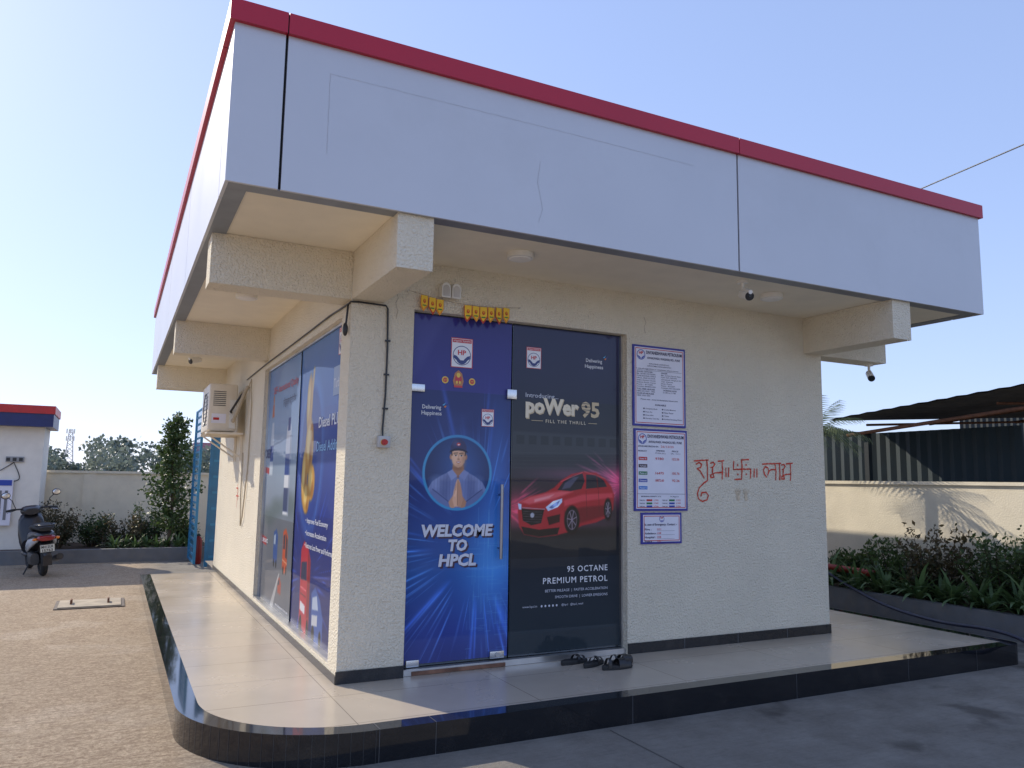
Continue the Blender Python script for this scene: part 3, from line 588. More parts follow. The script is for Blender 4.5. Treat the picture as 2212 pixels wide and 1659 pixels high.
cv.poly([(-1.28,.80),(-1.18,.88),(-1.02,.84),(-.92,.74),(-.90,.20),(-1.02,.14),(-1.26,.22)],(190,30,56),1,.02); cv.poly([(-1.25,.70),(-1.05,.72),(-1.03,.57),(-1.25,.56)],(30,40,80)); cv.poly([(-1.02,.82),(-.92,.72),(-.90,.3),(-1.0,.28)],(140,18,40),1,.02)
cv.poly([(-1.24,.32),(-1.06,.30),(-1.06,.37),(-1.24,.39)],(225,225,235)); cv.line((-1.24,.50),(-1.04,.49),.012,(240,120,130)); cv.line((-1.24,.45),(-1.04,.44),.010,(90,10,30)); cv.ell(-1.2,.2,.05,.08,(14,14,18)); cv.ell(-.95,.2,.04,.08,(14,14,18))
cv.poly([(-.84,.50),(-.72,.56),(-.55,.48),(-.45,.36),(-.45,.2),(-.60,.12),(-.80,.16)],(60,96,170),1,.02); cv.poly([(-.80,.47),(-.66,.50),(-.60,.40),(-.80,.38)],(180,195,220)); cv.ell(-.75,.2,.05,.07,(14,14,18)); cv.ell(-.52,.2,.04,.06,(14,14,18)); cv.poly([(-.80,.34),(-.62,.36),(-.62,.28),(-.80,.26)],(200,205,215))
cv.obj('poster_film',LM,win,.0,postside)
cv=Cv(-3.275,-1.615,V0,V1,110,(150,175,205))
cv.vgrad(2.53,(112,152,202),1.7,(160,184,210)); cv.vgrad(1.7,(160,184,210),1.0,(134,144,158)); cv.vgrad(1.0,(112,118,128),.15,(96,100,110))
cv.poly([(-3.28,2.53),(-2.5,2.53),(-3.28,1.9)],(80,124,186),.6,.1)
for (x,y,r_) in ((-2.9,1.0,.3),(-2.5,1.1,.3),(-1.9,1.15,.35)): cv.ell(x,y,r_,r_*.3,(84,102,100),.6,.1)
cv.poly([(-2.15,1.86),(-2.12,1.90),(-1.98,1.90),(-1.95,1.86),(-1.92,1.7),(-1.92,1.05),(-2.18,1.05),(-2.18,1.7)],(232,236,242),1,.02); cv.poly([(-2.11,1.84),(-1.99,1.84),(-1.99,1.96),(-2.11,1.96)],(30,60,140)); cv.poly([(-2.18,1.62),(-1.92,1.62),(-1.92,1.42),(-2.18,1.42)],(30,70,150)); cv.poly([(-2.18,1.3),(-1.92,1.3),(-1.92,1.08),(-2.18,1.08)],(40,60,110)); cv.poly([(-1.98,1.84),(-1.92,1.7),(-1.92,1.05),(-1.98,1.05)],(150,160,180),.7,.03)
cv.poly([(-2.96,1.96),(-2.86,1.96),(-2.82,1.75),(-2.82,1.42),(-3.0,1.42),(-3.0,1.75)],(206,220,234),1,.02); cv.poly([(-3.0,1.72),(-2.82,1.72),(-2.82,1.56),(-3.0,1.56)],(40,80,160))
cv.ell(-2.93,2.20,.035,.05,(196,120,74),1,.02); cv.poly([(-2.97,2.15),(-2.89,2.15),(-2.87,2.02),(-2.99,2.02)],(200,104,56),1,.02)
cv.poly([(-2.08,.90),(-1.96,.93),(-1.86,.86),(-1.86,.56),(-1.97,.52),(-2.08,.57)],(206,84,40),1,.025); cv.poly([(-2.06,.86),(-1.98,.88),(-1.98,.74),(-2.06,.74)],(50,54,74)); cv.poly([(-1.95,.89),(-1.87,.83),(-1.87,.66),(-1.95,.67)],(70,60,66)); cv.line((-2.08,.64),(-1.86,.62),.012,(240,190,150),.8); cv.ell(-2.02,.55,.03,.04,(20,20,24)); cv.ell(-1.89,.56,.025,.04,(20,20,24))
cv.poly([(-2.56,.86),(-2.42,.90),(-2.34,.84),(-2.34,.58),(-2.55,.58)],(48,86,154),1,.02); cv.poly([(-2.54,.83),(-2.45,.85),(-2.45,.75),(-2.54,.75)],(170,185,205)); cv.ell(-2.5,.57,.03,.04,(20,20,24)); cv.ell(-2.38,.57,.03,.04,(20,20,24))
cv.poly([(-2.26,.44),(-2.16,.47),(-2.08,.42),(-2.08,.32),(-2.23,.32)],(170,66,48),1,.025); cv.poly([(-2.24,.43),(-2.16,.45),(-2.16,.40),(-2.24,.39)],(60,64,80))
cv.poly([(-2.6,.155),(-2.45,.155),(-2.18,.5),(-2.22,.5)],(205,205,205),.7)
cv.poly([(-3.28,1.45),(-3.0,1.43),(-3.0,1.49),(-3.28,1.51)],(180,34,44)); cv.poly([(-3.28,.72),(-2.95,.70),(-2.95,.78),(-3.28,.80)],(180,34,44))
cv.obj('poster_film',LM,win,.0,postside)
F=Flat(LM); dkb=flat(24,40,100,.4); whs=flat(215,218,226,.5)
F.text("Diesel PLUS",-.84,.0-.10,1.80,.085,whs,.004,bold=.02); F.text("Diesel Additive",-.88,-.08,1.61,.080,flat(130,180,225,.5),.004,bold=.01)
for i,t in enumerate(("• Improves Fuel Economy","• Increases Acceleration","• Restores Lost Power and Performance")): F.text(t,-1.15,-1.15+(.75,.72,1.0)[i],1.03-i*.10,.042,whs,.004,bold=.006)
F.rect(-.42,-.09,2.02,2.24,flat(150,165,190,.5),.003); F.text("Turbojet",-.40,-.11,2.08,.07,whs,.004,bold=.02)
hp_logo(F,-.22,2.42,.16)
F.text("DEF- International Quality",-2.95,-1.72,2.26,.07,flat(180,50,60,.5),.004,bold=.012); F.text("हिन्दुस्तान पेट्रोलियम",-2.4,-1.8,2.10,.06,flat(60,60,90,.5),.004)
F.text("DEF",-3.25,-2.95,1.60,.09,dkb,.004,bold=.03); F.text("LUBRICANTS",-3.2,-2.85,.73,.04,whs,.004,bold=.01)
F.text("www.hindustanpetroleum.com",-2.3,-1.7,.2,.025,whs,.004)
F.obj('poster_lettering',win)
k=MB(); k.box(.05,.0595,1.893,1.900,.10,2.58,glassdark); k.obj('glass_joint',win)
# ---------------------------------------------------------- hand-painted writing
F=Flat(FW)
def hw(l): return [(3.14+(x-1500)*.00565,1.595-(y-1000)*.0041) for x,y in l]
ST=[[(1499,999),(1514,997),(1528,996)],[(1503,1006),(1509,1002),(1514,1006),(1512,1013),(1505,1015)],[(1505,1015),(1511,1020),(1516,1030),(1519,1035)],[(1525,996),(1526,1018),(1526,1040)],
[(1526,1040),(1518,1046),(1509,1056),(1505,1068),(1507,1080),(1515,1086),(1524,1082),(1527,1073),(1522,1066),(1514,1067),(1512,1074)],
[(1532,1003),(1538,1000),(1541,1005),(1537,1011),(1533,1012)],[(1537,1011),(1536,1022),(1539,1033),(1533,1034),(1532,1028),(1541,1024),(1556,1022)],[(1556,997),(1557,1015),(1556,1037)],[(1548,998),(1560,996)],
[(1564,1012),(1564,1031)],[(1570,1012),(1569,1031)],
[(1598,993),(1598,1014),(1597,1036)],[(1580,1015),(1598,1014),(1617,1013)],[(1598,993),(1613,992)],[(1617,1013),(1616,1033)],[(1597,1036),(1582,1037)],[(1580,1015),(1581,997)],
[(1625,1012),(1624,1031)],[(1631,1012),(1630,1031)],
[(1643,1001),(1684,998)],[(1697,999),(1711,997)],
[(1652,1031),(1647,1024),(1645,1014),(1649,1007),(1655,1009),(1657,1017),(1654,1026)],[(1657,1017),(1662,1013),(1671,1013)],[(1671,999),(1673,1018),(1672,1036)],[(1681,998),(1682,1018),(1681,1036)],
[(1686,1002),(1691,1000),(1694,1005),(1690,1011),(1687,1012)],[(1690,1011),(1689,1024),(1692,1034),(1686,1034),(1686,1028),(1694,1024),(1706,1022)],[(1706,998),(1707,1018),(1705,1037)]]
for s_ in ST: F.stroke(hw(s_),.0125,chalkred,.004)
for x,y in ((1589,1005),(1607,1004),(1589,1026),(1607,1025)):
    (u,v),=hw([(x,y)]); F.disc(u,v,.009,.009,chalkred,.005,10)
F.obj('painted_writing',B)
F=Flat(FW)
for cx_,sg in ((1589,1),(1606,-1)):
    (u,v),=hw([(cx_,1078)]); F.disc(u,v,.020,.028,faint,.003,16)
    for j in range(4): a=1.1+j*.32; F.stroke([(u+.03*math.cos(a),v+.03*math.sin(a)),(u+.075*math.cos(a),v+.085*math.sin(a))],.008,faint,.0035)
F.obj('faded_handprint',B)
def FL(u,v,w): return (-w,-u,v)
F=Flat(FL)
for pts in ([(-5.35,1.25),(-5.2,1.25),(-5.2,1.1)],[(-5.35,1.15),(-5.1,1.15)],[(-5.25,1.3),(-5.25,1.0)]): F.stroke(pts,.014,chalkred)
F.obj('painted_mark',B)
F=Flat(FW); crk=mat('hairline_crack',(.5,.42,.31),.9)
for pts in ([(.33,2.80),(.35,2.74),(.33,2.70),(.35,2.64),(.34,2.58)],[(2.60,2.84),(2.62,2.79),(2.60,2.76),(2.61,2.70)],[(2.02,2.80),(2.03,2.77)]): F.stroke(pts,.004,crk,.002)
F.obj('hairline_crack',B)
# =================================================================== notice boards
navy=flat(56,56,150); paper=flat(232,230,240); ink=flat(44,40,80); red2=flat(200,40,48); grn=flat(30,120,70); blu=flat(40,70,170); dk=flat(60,30,50)
def board(x0,x1,z0,z1,label,fill):
    e=empty('notice_board',((x0+x1)/2,-.012,z0),label,'sign','boards fixed on the kiosk wall')
    k=MB(); k.box(x0,x1,-.012,-.001,z0,z1,navy); k.obj('backing',e)
    F=Flat(lambda u,v,w: (u,-.012-w,v)); F.rect(x0+.018,x1-.018,z0+.018,z1-.018,paper,.002); F.frame(x0+.026,x1-.026,z0+.026,z1-.026,.006,red2,.0035); fill(F); F.obj('printed_face',e); return e
def header(F,x0,x1,zt):
    cx=x0+.085; cz=zt-.085; F.ring(cx,cz,.045,.006,blu,.0035,20); F.text("HP",cx-.022,cx+.022,cz+.004,.024,red2,.004,bold=.03)
    for sg in (-1,1): F.poly([(cx,cz-.036),(cx+sg*.012,cz-.02),(cx+sg*.036,cz-.006),(cx+sg*.032,cz-.018),(cx+sg*.014,cz-.034)],blu,.0036+sg*.0002)
    F.text("DNYANESHWARI PETROLEUM",x0+.14,x1-.04,zt-.075,.028,ink,.004,bold=.025); F.text("AVHALWADI, WAGHOLI RD., PUNE",x0+.15,x1-.06,zt-.118,.019,ink,.004,bold=.02)
def f1(F):
    x0,x1,zt=2.47,3.04,2.59; header(F,x0,x1,zt)
    z=zt-.165
    def t(b,u0,u1,h=.011,bo=.006,c=ink):
        F.text(b,u0,u1,z,h,c,.004,bold=bo)
    t("EXPLOSIVES LICENSE NO.",2.64,2.86); z-=.02; t("A/P/WC/MH/14/7410(P470741)",2.62,2.88); z-=.026; t("In case of suggestions or complaints, please contact :",2.50,2.97); z-=.028
    F.rect(2.51,2.995,z+.018,z+.020,ink,.004)
    L1=["SALES OFFICER","Mr. RITIK PATIDAR","PUNE REGIONAL OFFICE","HPCL, 2ND FLOOR","Sadhu Vaswani Chowk","Station Road, Camp","Pune - 411001","Contact 8448421001"]; R1=["DEALER","Mrs. Sunita Ganesh Satav","GAT NO. 949/950","Avhalwadi, Wagholi Rd","Tal. Haveli","Dist. Pune","Pune - 412207","Contact 9011021009"]
    for i in range(8):
        t(L1[i],2.51,2.51+min(.2,.013*len(L1[i])),.0105,.02 if i==0 else .006); t(R1[i],2.77,2.77+min(.22,.0115*len(R1[i])),.0105,.02 if i==0 else .006); z-=.0185
    z-=.004; t("TOLL FREE HELPLINE",2.51,2.70,.012,.02); t("WORKING HOUR",2.79,2.94,.012,.02); z-=.018; t("1800 233 3555  1906",2.51,2.70); t("6 A.M. to 11 P.M.",2.79,2.93); z-=.02
    t("CLUB HP HELPLINE",2.51,2.69,.012,.02); z-=.018; t("1800 2333 555",2.51,2.65); z-=.032
    t("Please visit : www.hindustanpetroleum.com",2.55,2.95,.012); z-=.045; t("AVAILABLE",2.70,2.82,.014,.02); z-=.035
    for a,b_ in (("Complaint Book","2-Litre Measure"),("Free Air","Filter Paper"),("First Aid","Toilet"),("Density Test Kit","Purified Drinking Water")):
        F.rect(2.575,2.59,z,z+.011,ink,.004); F.rect(2.775,2.79,z,z+.011,ink,.004); t(a,2.60,2.60+.009*len(a)); t(b_,2.80,2.80+.0085*len(b_)); z-=.028
def f2(F):
    x0,x1,zt=2.48,3.05,1.86; header(F,x0,x1,zt)
    F.text("STOCK AND PRICE AS ON :",2.52,2.74,zt-.155,.013,ink,.004,bold=.02); F.text("26/12/25",2.76,2.90,zt-.155,.018,red2,.004)
    F.text("PRODUCT",2.52,2.61,zt-.195,.012,ink,.004,bold=.02); F.text("OPENING",2.71,2.80,zt-.19,.012,ink,.004,bold=.02); F.text("STOCK (Ltr.)",2.70,2.81,zt-.21,.011,ink,.004); F.text("PRICE",2.88,2.95,zt-.19,.012,ink,.004,bold=.02); F.text("(Rs. / Ltr.)",2.87,2.97,zt-.21,.011,ink,.004)
    rows=((red2,"Power 95","9780","122.56"),(dk,"Turbojet","",""),(grn,"Petrol","16475","105.76"),(blu,"Diesel","18872.60","92.26"),(flat(60,130,210),"Power 2","",""))
    for i,(c,a,b_,d_) in enumerate(rows):
        z=zt-.262-i*.062; F.rect(2.525,2.615,z-.006,z+.022,c,.0035); F.text(a,2.535,2.605,z+.001,.013,paper,.0045,bold=.02)
        if b_: F.text(b_,2.70,2.79,z,.02,red2,.004,bold=.01); F.text(d_,2.88,2.96,z,.02,red2,.004,bold=.01)
    F.rect(2.506,3.024,zt-.555,zt-.552,ink,.004); F.text("MORNING DENSITY 15°C",2.55,2.76,zt-.58,.011,ink,.004,bold=.015); F.text("H.Agent",2.86,2.95,zt-.58,.011,ink,.004)
    for i in range(3):
        z=zt-.612-i*.026
        for u in (2.53,2.77):
            F.text("TANK NO.",u,u+.06,z,.010,ink,.004,bold=.01); F.rect(u+.075,u+.135,z-.003,z+.013,(red2,grn,blu)[i] if u<2.6 else (grn,blu,blu)[i],.0035); F.text("0.7"+str(432+i*57),u+.15,u+.2,z,.012,red2,.004)
def f3(F):
    x0,x1,zt=2.55,2.98,1.145
    cx=2.765; cz=zt-.05; F.ring(cx,cz,.027,.004,blu,.0035,20); F.text("HP",cx-.013,cx+.013,cz+.002,.014,red2,.004,bold=.03); F.poly([(cx-.02,cz-.008),(cx,cz-.022),(cx+.02,cz-.008),(cx,cz-.014)],blu,.0036)
    F.text("In case of Emergency, Contact :-",2.585,2.925,zt-.105,.018,ink,.004,bold=.02)
    for i,(a,b_) in enumerate((("Fire :","101"),("Ambulance :","108"),("Hospital :","108"),("Police :","100"))):
        z=zt-.145-i*.033; F.text(a,2.585,2.585+.0115*len(a),z,.017,ink,.004,bold=.02); F.text(b_,2.715,2.755,z,.017,red2,.004); F.rect(2.712,2.90,z-.006,z-.0045,ink,.004)
board(2.47,3.04,1.885,2.59,'white licence and contact notice with navy frame on cream wall',f1)
board(2.48,3.05,1.163,1.862,'fuel stock and price chart with navy frame on cream wall',f2)
board(2.55,2.98,.885,1.148,'small emergency contact notice with navy frame under price chart',f3)
# =================================================================== fittings
def ceil_light():
    e=empty('ceiling_light',(0,0,0),'round white surface light under the roof overhang','light','round lights under the roof overhang')
    k=MB(); k.tube([(0,0,0),(0,0,-.04)],[.095,.095],white_pl,32); k.obj('housing',e,False)
    k=MB(); k.tube([(0,0,-.0405),(0,0,-.048)],[.082,.074],mat('diffuser',(.86,.83,.76),.3),32); k.obj('diffuser',e,False); return e
l0=ceil_light(); l0.location=(1.07,-.58,HS-.001)
for i,p in enumerate(((3.53,-.58),(-.49,1.78))): copy_tree(l0,'ceiling_light.%03d'%(i+1),(p[0],p[1],HS-.001))
def cctv(loc,rotz,tilt=-.25,label='white bullet security camera hanging under the roof overhang',drop=.08):
    e=empty('security_camera',loc,label,'camera','security cameras under the roof',rotz)
    k=MB(); k.tube([(0,0,0),(0,0,-.02)],.045,white_pl,18); k.tube([(0,0,-.02),(0,0,-drop),(.03,0,-drop-.02)],.014,white_pl,10); k.obj('bracket',e,False)
    k=MB(); d=Vector((math.cos(tilt),0,math.sin(tilt))); c=Vector((.05,0,-drop-.05)); k.tube([c-d*.07,c+d*.075],[.034,.036],white_pl,20); k.tube([c-d*.02+Vector((0,0,.037)),c+d*.10+Vector((0,0,.037))],.018,white_pl,8); k.obj('camera_body',e,False)
    k=MB(); k.tube([c+d*.0755,c+d*.085],[.036,.034],blackpl,20); k.tube([c+d*.0855,c+d*.09],[.014,.012],glassdark,12); k.obj('lens',e,False); return e
cctv((2.99,-.80,HS-.001),-1.9,-.35); cctv((-.56,5.35,HS-.001),-2.6,-.3,drop=.1); cctv((5.62,.12,HB-.001),-2.3,-.5,'white bullet security camera hanging below the corner beam')
e=empty('emergency_lamp',(.75,0,2.79),'twin arched white emergency lamp above the glass door','lamp')
for x in (.705,.79):
    k=MB(); pts=[(x-.036,2.785),(x+.036,2.785),(x+.036,2.86)]+[(x+.036*math.cos(a),2.86+.04*math.sin(a)) for a in np.linspace(0.2,math.pi-.2,9)]+[(x-.036,2.86)]
    n_=len(pts); k.add([(p[0],-.075,p[1]-.012) for p in pts]+[(p[0],-.002,p[1]) for p in pts],[tuple(range(n_))[::-1]]+[(i,(i+1)%n_,n_+(i+1)%n_,n_+i) for i in range(n_)],white_pl)
    k.add([((p[0]-x)*.75+x,-.078,(p[1]-2.82)*.75+2.81) for p in pts],[tuple(range(n_))[::-1]],mat('lamp_lens',(.58,.54,.48),.15)); k.obj('lamp_head',e)
k=MB(); k.box(.745,.752,-.05,-.002,2.80,2.85,white_pl); k.obj('hinge',e)
# bunting
e=empty('door_garland',(.9,0,2.75),'orange and yellow festive pennants on a string above the door','decoration')
def sagz(x): return 2.80-.045*math.sin(math.pi*min(1,max(0,(x-.42)/.98)))-.02*(x-.42)
k=MB(); k.tube([(x,-.03,sagz(x)) for x in np.linspace(.42,1.36,24)],.002,mat('string',(.4,.3,.18),.8),6); k.tube([(.42,-.001,2.80),(.42,-.033,2.80)],.003,steel,6); k.tube([(1.36,-.001,sagz(1.36)),(1.36,-.033,sagz(1.36))],.003,steel,6); k.obj('string',e)
P_or=flat(240,150,24,.5); P_rd=flat(200,60,24,.5); P_gr=flat(60,130,50,.5); P_ye=flat(255,206,50,.5)
for i,x in enumerate([.545,.61,.672]+[.905+.066*j for j in range(6)]):
    tw_=rng.uniform(-.25,.25)
    F=Flat(lambda u,v,w,x=x,t=tw_:(u+w*t,-.034-w+(u-x)*t,v)); z=sagz(x)-.002; hw_=.031; h=.125+.01*(i%2); tl=(-.006,.005,-.002)[i%3]
    outl=lambda s: [(x-hw_*s,z-.002),(x+hw_*s,z-.002),(x+hw_*s,z-h*.62*s),(x+tl+hw_*.5*s,z-h*.85*s),(x+tl,z-h*s),(x+tl-hw_*.5*s,z-h*.85*s),(x-hw_*s,z-h*.62*s)]
    F.poly(outl(1),P_rd if i%2 else P_or,0); F.poly(outl(.86),P_ye,.002); F.disc(x,z-h*.36,.012,.016,P_rd,.004,12); F.disc(x,z-h*.33,.007,.010,P_or,.006,10); F.rect(x-.016,x+.016,z-h*.66,z-h*.59,P_gr,.004)
    F.obj('pennant',e)
e=empty('emergency_stop_switch',(.265,0,1.62),'small metal box with red push button and black cable','switch')
k=MB(); k.rbox(.222,.312,-.055,-.001,1.622,1.705,mat('grey_box',(.5,.5,.5),.4),.006); k.obj('box',e)
k=MB(); k.tube([(.262,-.056,1.66),(.262,-.064,1.66)],.024,yel,20); k.tube([(.262,-.065,1.66),(.262,-.09,1.66)],[.023,.02],redm,20); k.obj('push_button',e)
k=MB(); pth=[(.262,-.02,1.705),(.262,-.012,1.76),(.275,-.010,2.0),(.278,-.010,2.35),(.27,-.010,2.645),(.255,-.010,2.668),(.05,-.010,2.672),(-.008,-.010,2.668),(-.012,.02,2.66),(-.012,.6,2.672),(-.012,2.0,2.66),(-.012,3.3,2.655),(-.012,3.8,2.65),(-.012,4.9,2.63)]
k.tube(pth,.007,blackpl,8)
for z in (1.9,2.15,2.4): k.box(.258,.296,-.02,-.001,z,z+.012,blackpl)
k.tube([(-.012,.05,2.66),(-.02,.03,2.60),(-.025,.04,2.50)],.008,blackpl); k.ell((-.028,.04,2.47),(.02,.02,.05),blackpl); k.obj('cable',e)
# AC outdoor unit
e=empty('air_conditioner_unit',(-.27,5.3,1.9),'aged white outdoor air conditioner unit on wall bracket','air conditioner')
k=MB(); k.rbox(-.45,-.11,4.90,5.72,1.96,2.56,ac_pl,.02); k.obj('casing',e)
k=MB()
for i in range(9): k.box(-.454,-.451,5.02+.0,5.50,2.04+i*.05,2.05+i*.05,blackpl)
k.torus((-.452,5.28,2.25),.2,.008,blackpl,'x'); k.obj('fan_grille',e)
k=MB()
for i in range(8): k.box(-.40,-.25,4.896,4.899,2.28+i*.025,2.288+i*.025,blackpl)
k.box(-.41,-.24,4.895,4.8985,2.06,2.18,paper); k.box(-.39,-.32,4.892,4.8945,2.10,2.13,mat('label_red',(.5,.02,.02),.5)); k.box(-.20,-.125,4.88,4.899,2.0,2.36,white_pl); k.obj('service_cover',e)
k=MB()
for y in (5.02,5.60): k.box(-.46,-.002,y,y+.035,1.915,1.955,ac_pl); k.box(-.035,-.002,y,y+.035,1.60,1.914,ac_pl); k.tube([(-.43,y+.017,1.92),(-.02,y+.017,1.64)],.012,ac_pl,6)
k.box(-.46,-.03,4.84,5.019,1.925,1.945,ac_pl); k.obj('bracket',e)
k=MB(); k.tube([(-.16,4.88,2.10),(-.17,4.78,2.08),(-.12,4.70,2.25),(-.06,4.66,2.45),(-.02,4.66,2.52)],.022,mat('insulated_pipe',(.45,.38,.28),.8),10); k.tube([(-.18,4.88,2.2),(-.2,4.80,2.2),(-.10,4.74,2.40),(-.02,4.70,2.50)],.014,blackpl,8)
k.tube([(-.02,4.66,2.52),(-.03,4.40,2.58),(-.02,4.35,2.3),(-.015,4.38,2.0),(-.014,4.42,1.5),(-.02,4.6,.9),(-.014,4.75,.8),(-.014,4.85,1.1),(-.013,4.9,1.7)],.008,mat('beige_wire',(.5,.42,.3),.7),6); k.obj('pipe',e)
# =================================================================== footwear
def sandal(loc,rotz,closed,lab):
    e=empty('sandal',loc,lab,'sandal','sandals left by the door',rotz)
    k=MB(); n_=22; out=[]
    for i in range(n_):
        a=2*math.pi*i/n_; y=.135*math.cos(a); wv=.042*(1+.22*math.cos(a)); out.append((wv*math.sin(a),y))
    lv=[(0,1.0),(.012,1.04),(.022,1.0)]; vs=[(x*s,y*s,z+(.012 if y<-.02 and z>0 else 0)) for z,s in lv for x,y in out]; fs=[(j*n_+i,j*n_+(i+1)%n_,(j+1)*n_+(i+1)%n_,(j+1)*n_+i) for j in range(2) for i in range(n_)]+[tuple(range(2*n_,3*n_)),tuple(range(n_))[::-1]]
    k.add(vs,fs,rubber); k.obj('sole',e,False)
    k=MB()
    def strap(y0,y1,h,wd):
        vs=[];seg=10
        for y in (y0,y1):
            for i in range(seg+1):
                t=math.pi*i/seg; vs.append((wd*math.cos(t),y+.01*math.sin(t),.016+h*math.sin(t)))
        k.add(vs,[(i,i+1,seg+2+i,seg+1+i) for i in range(seg)],blackpl,True)
    if closed: strap(-.01,.05,.06,.046); strap(.05,.10,.048,.043); strap(-.10,-.075,.07,.036)
    else: strap(.0,.028,.05,.045); strap(.06,.085,.035,.04); k.tube([(0,.09,.02),(0,.05,.045),(0,.02,.06)],.006,blackpl,8)
    k.obj('strap',e,False); return e
for i,(x,y,r_,c) in enumerate(((1.84,-.10,-1.35,False),(1.94,-.22,-1.1,False),(2.05,-.38,-1.55,True),(2.15,-.28,-1.3,True))):
    sandal((x,y,.001),r_,c,'black strapped leather sandal on the tiled step' if c else 'black open slipper on the tiled step')
# =================================================================== manhole
e=empty('manhole_cover',(-1.58,5.55,G),'square steel manhole cover with two lifting handles in concrete','manhole cover')
k=MB(); k.box(-1.97,-1.22,5.24,5.92,G+.001,G+.012,mat('frame_steel',(.10,.075,.06),.7,var=.3)); k.obj('frame',e); k=MB(); k.box(-1.93,-1.26,5.28,5.88,G+.013,G+.022,mat('plate_steel',(.36,.30,.22),.7,metal=.1,var=.25,dirt=((.18,.13,.09),5,.6))); k.obj('plate',e)
for x in (-1.80,-1.40): k=MB(); k.tube([(x,5.50,G+.02),(x,5.50,G+.06),(x,5.64,G+.06),(x,5.64,G+.02)],.012,rust,8); k.obj('handle',e)
# =================================================================== planters, boundary walls
k=MB(); k.box(7.03,7.15,-8,9.0,G-.02,.085,kerbm); k.box(7.151,8.195,-8,9.0,G-.02,.03,soil); k.obj('planter_bed',label='long grey planter kerb with soil along the boundary wall',cat='planter')
k=MB(); k.box(-6,.35,10.62,10.74,G-.02,.06,kerbm); k.box(-6,.35,10.741,12.98,G-.02,.01,soil); k.obj('planter_bed.001',label='grey planter kerb with soil before the rear wall',cat='planter')
k=MB(); k.box(8.2,8.36,-14,13.2,G-.1,1.43,wallp); k.box(8.17,8.39,-14,13.23,1.431,1.475,wallp)
for y in (-3.2,5.9,8.9): k.box(8.182,8.1985,y,y+.23,G,1.43,wallp)
k.obj('boundary_wall',label='long plastered cream boundary wall with coping behind planter',cat='wall')
k=MB(); k.box(-9,8.16,13.0,13.15,G-.1,1.42,wallp); k.box(-9,8.14,12.96,13.18,1.421,1.47,wallp)
for x in (-2.0,.6): k.box(x,x+.23,12.98,12.999,G,1.42,wallp)
k.obj('boundary_wall.001',label='low cream rear boundary wall behind shrubs',cat='wall')
# =================================================================== plants
def shrub(name,loc,rx,ry,h,nl,size,m,label,cat,group=None,tight=1,shade=.5):
    e=empty(name,loc,label,cat,group)
    k=MB(); cents=[]
    nb=max(5,int(nl/110))
    for i in range(nb):
        a=rng.uniform(0,6.283); rr=rng.uniform(.15,1)**.5; tip=np.array((rx*rr*math.cos(a),ry*rr*math.sin(a),h*rng.uniform(.5,1.12)*(1.08-.35*rr*rr)))
        b0=np.array((tip[0]*.25,tip[1]*.25,0)); mid=(b0+tip)/2+rng.normal(0,.03,3)
        k.tube([b0,mid,tip],[.012,.008,.003],bark,5,False)
        for j in range(nl//nb):
            t=rng.uniform(.25,1.05); p=b0*(1-t)**2+2*mid*t*(1-t)+tip*t*t; cents.append(p+rng.normal(0,.045*tight,3)*(1,1,.9))
    k.obj('stem',e,False); c=np.array(cents); c[:,2]=np.maximum(c[:,2],.02)
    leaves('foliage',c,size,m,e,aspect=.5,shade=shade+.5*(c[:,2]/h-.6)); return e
GP='shrubs planted in the boundary planters'
for i,(x,y,rx,h,m_) in enumerate(((7.75,1.55,.45,.68,leafA),(7.7,.85,.45,.8,leafR),(7.75,.15,.45,.85,leafA),(7.7,-.55,.45,.9,leafA),(7.75,-1.3,.45,.95,leafR),(7.75,2.2,.35,.5,leafA))):
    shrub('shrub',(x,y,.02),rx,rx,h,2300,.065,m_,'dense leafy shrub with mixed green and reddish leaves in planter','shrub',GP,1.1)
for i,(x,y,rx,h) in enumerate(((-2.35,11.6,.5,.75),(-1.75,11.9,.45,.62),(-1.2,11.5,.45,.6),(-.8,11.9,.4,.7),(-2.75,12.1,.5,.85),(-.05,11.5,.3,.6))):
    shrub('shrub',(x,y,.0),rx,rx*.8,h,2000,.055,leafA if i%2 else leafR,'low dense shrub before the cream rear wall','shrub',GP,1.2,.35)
e=empty('young_tree',(-.42,11.2,.0),'slender young tree with uneven leafy crown in rear planter','tree')
k=MB(); k.tube([(0,0,0),(.03,0,.8),(-.02,.02,1.6),(.0,0,2.5)],[.035,.028,.02,.006],bark,8); cents=[]
for i in range(46):
    z=.30+2.2*(i/46); a=i*2.4; r_=(.48-.30*abs(z-1.0)/1.6)*rng.uniform(.5,1.2); tip=np.array((r_*math.cos(a),r_*math.sin(a),z+r_*.5)); b0=np.array((0,0,z)); k.tube([b0,(b0+tip)/2,tip],[.010,.006,.002],bark,5,False)
    for j in range(75): t=rng.uniform(.2,1.05); cents.append(b0+(tip-b0)*t+rng.normal(0,.05,3))
k.obj('trunk',e,False); c=np.array(cents); leaves('crown',c,.085,leafA,e,aspect=.55,shade=.35+.4*rng.random(len(c)))
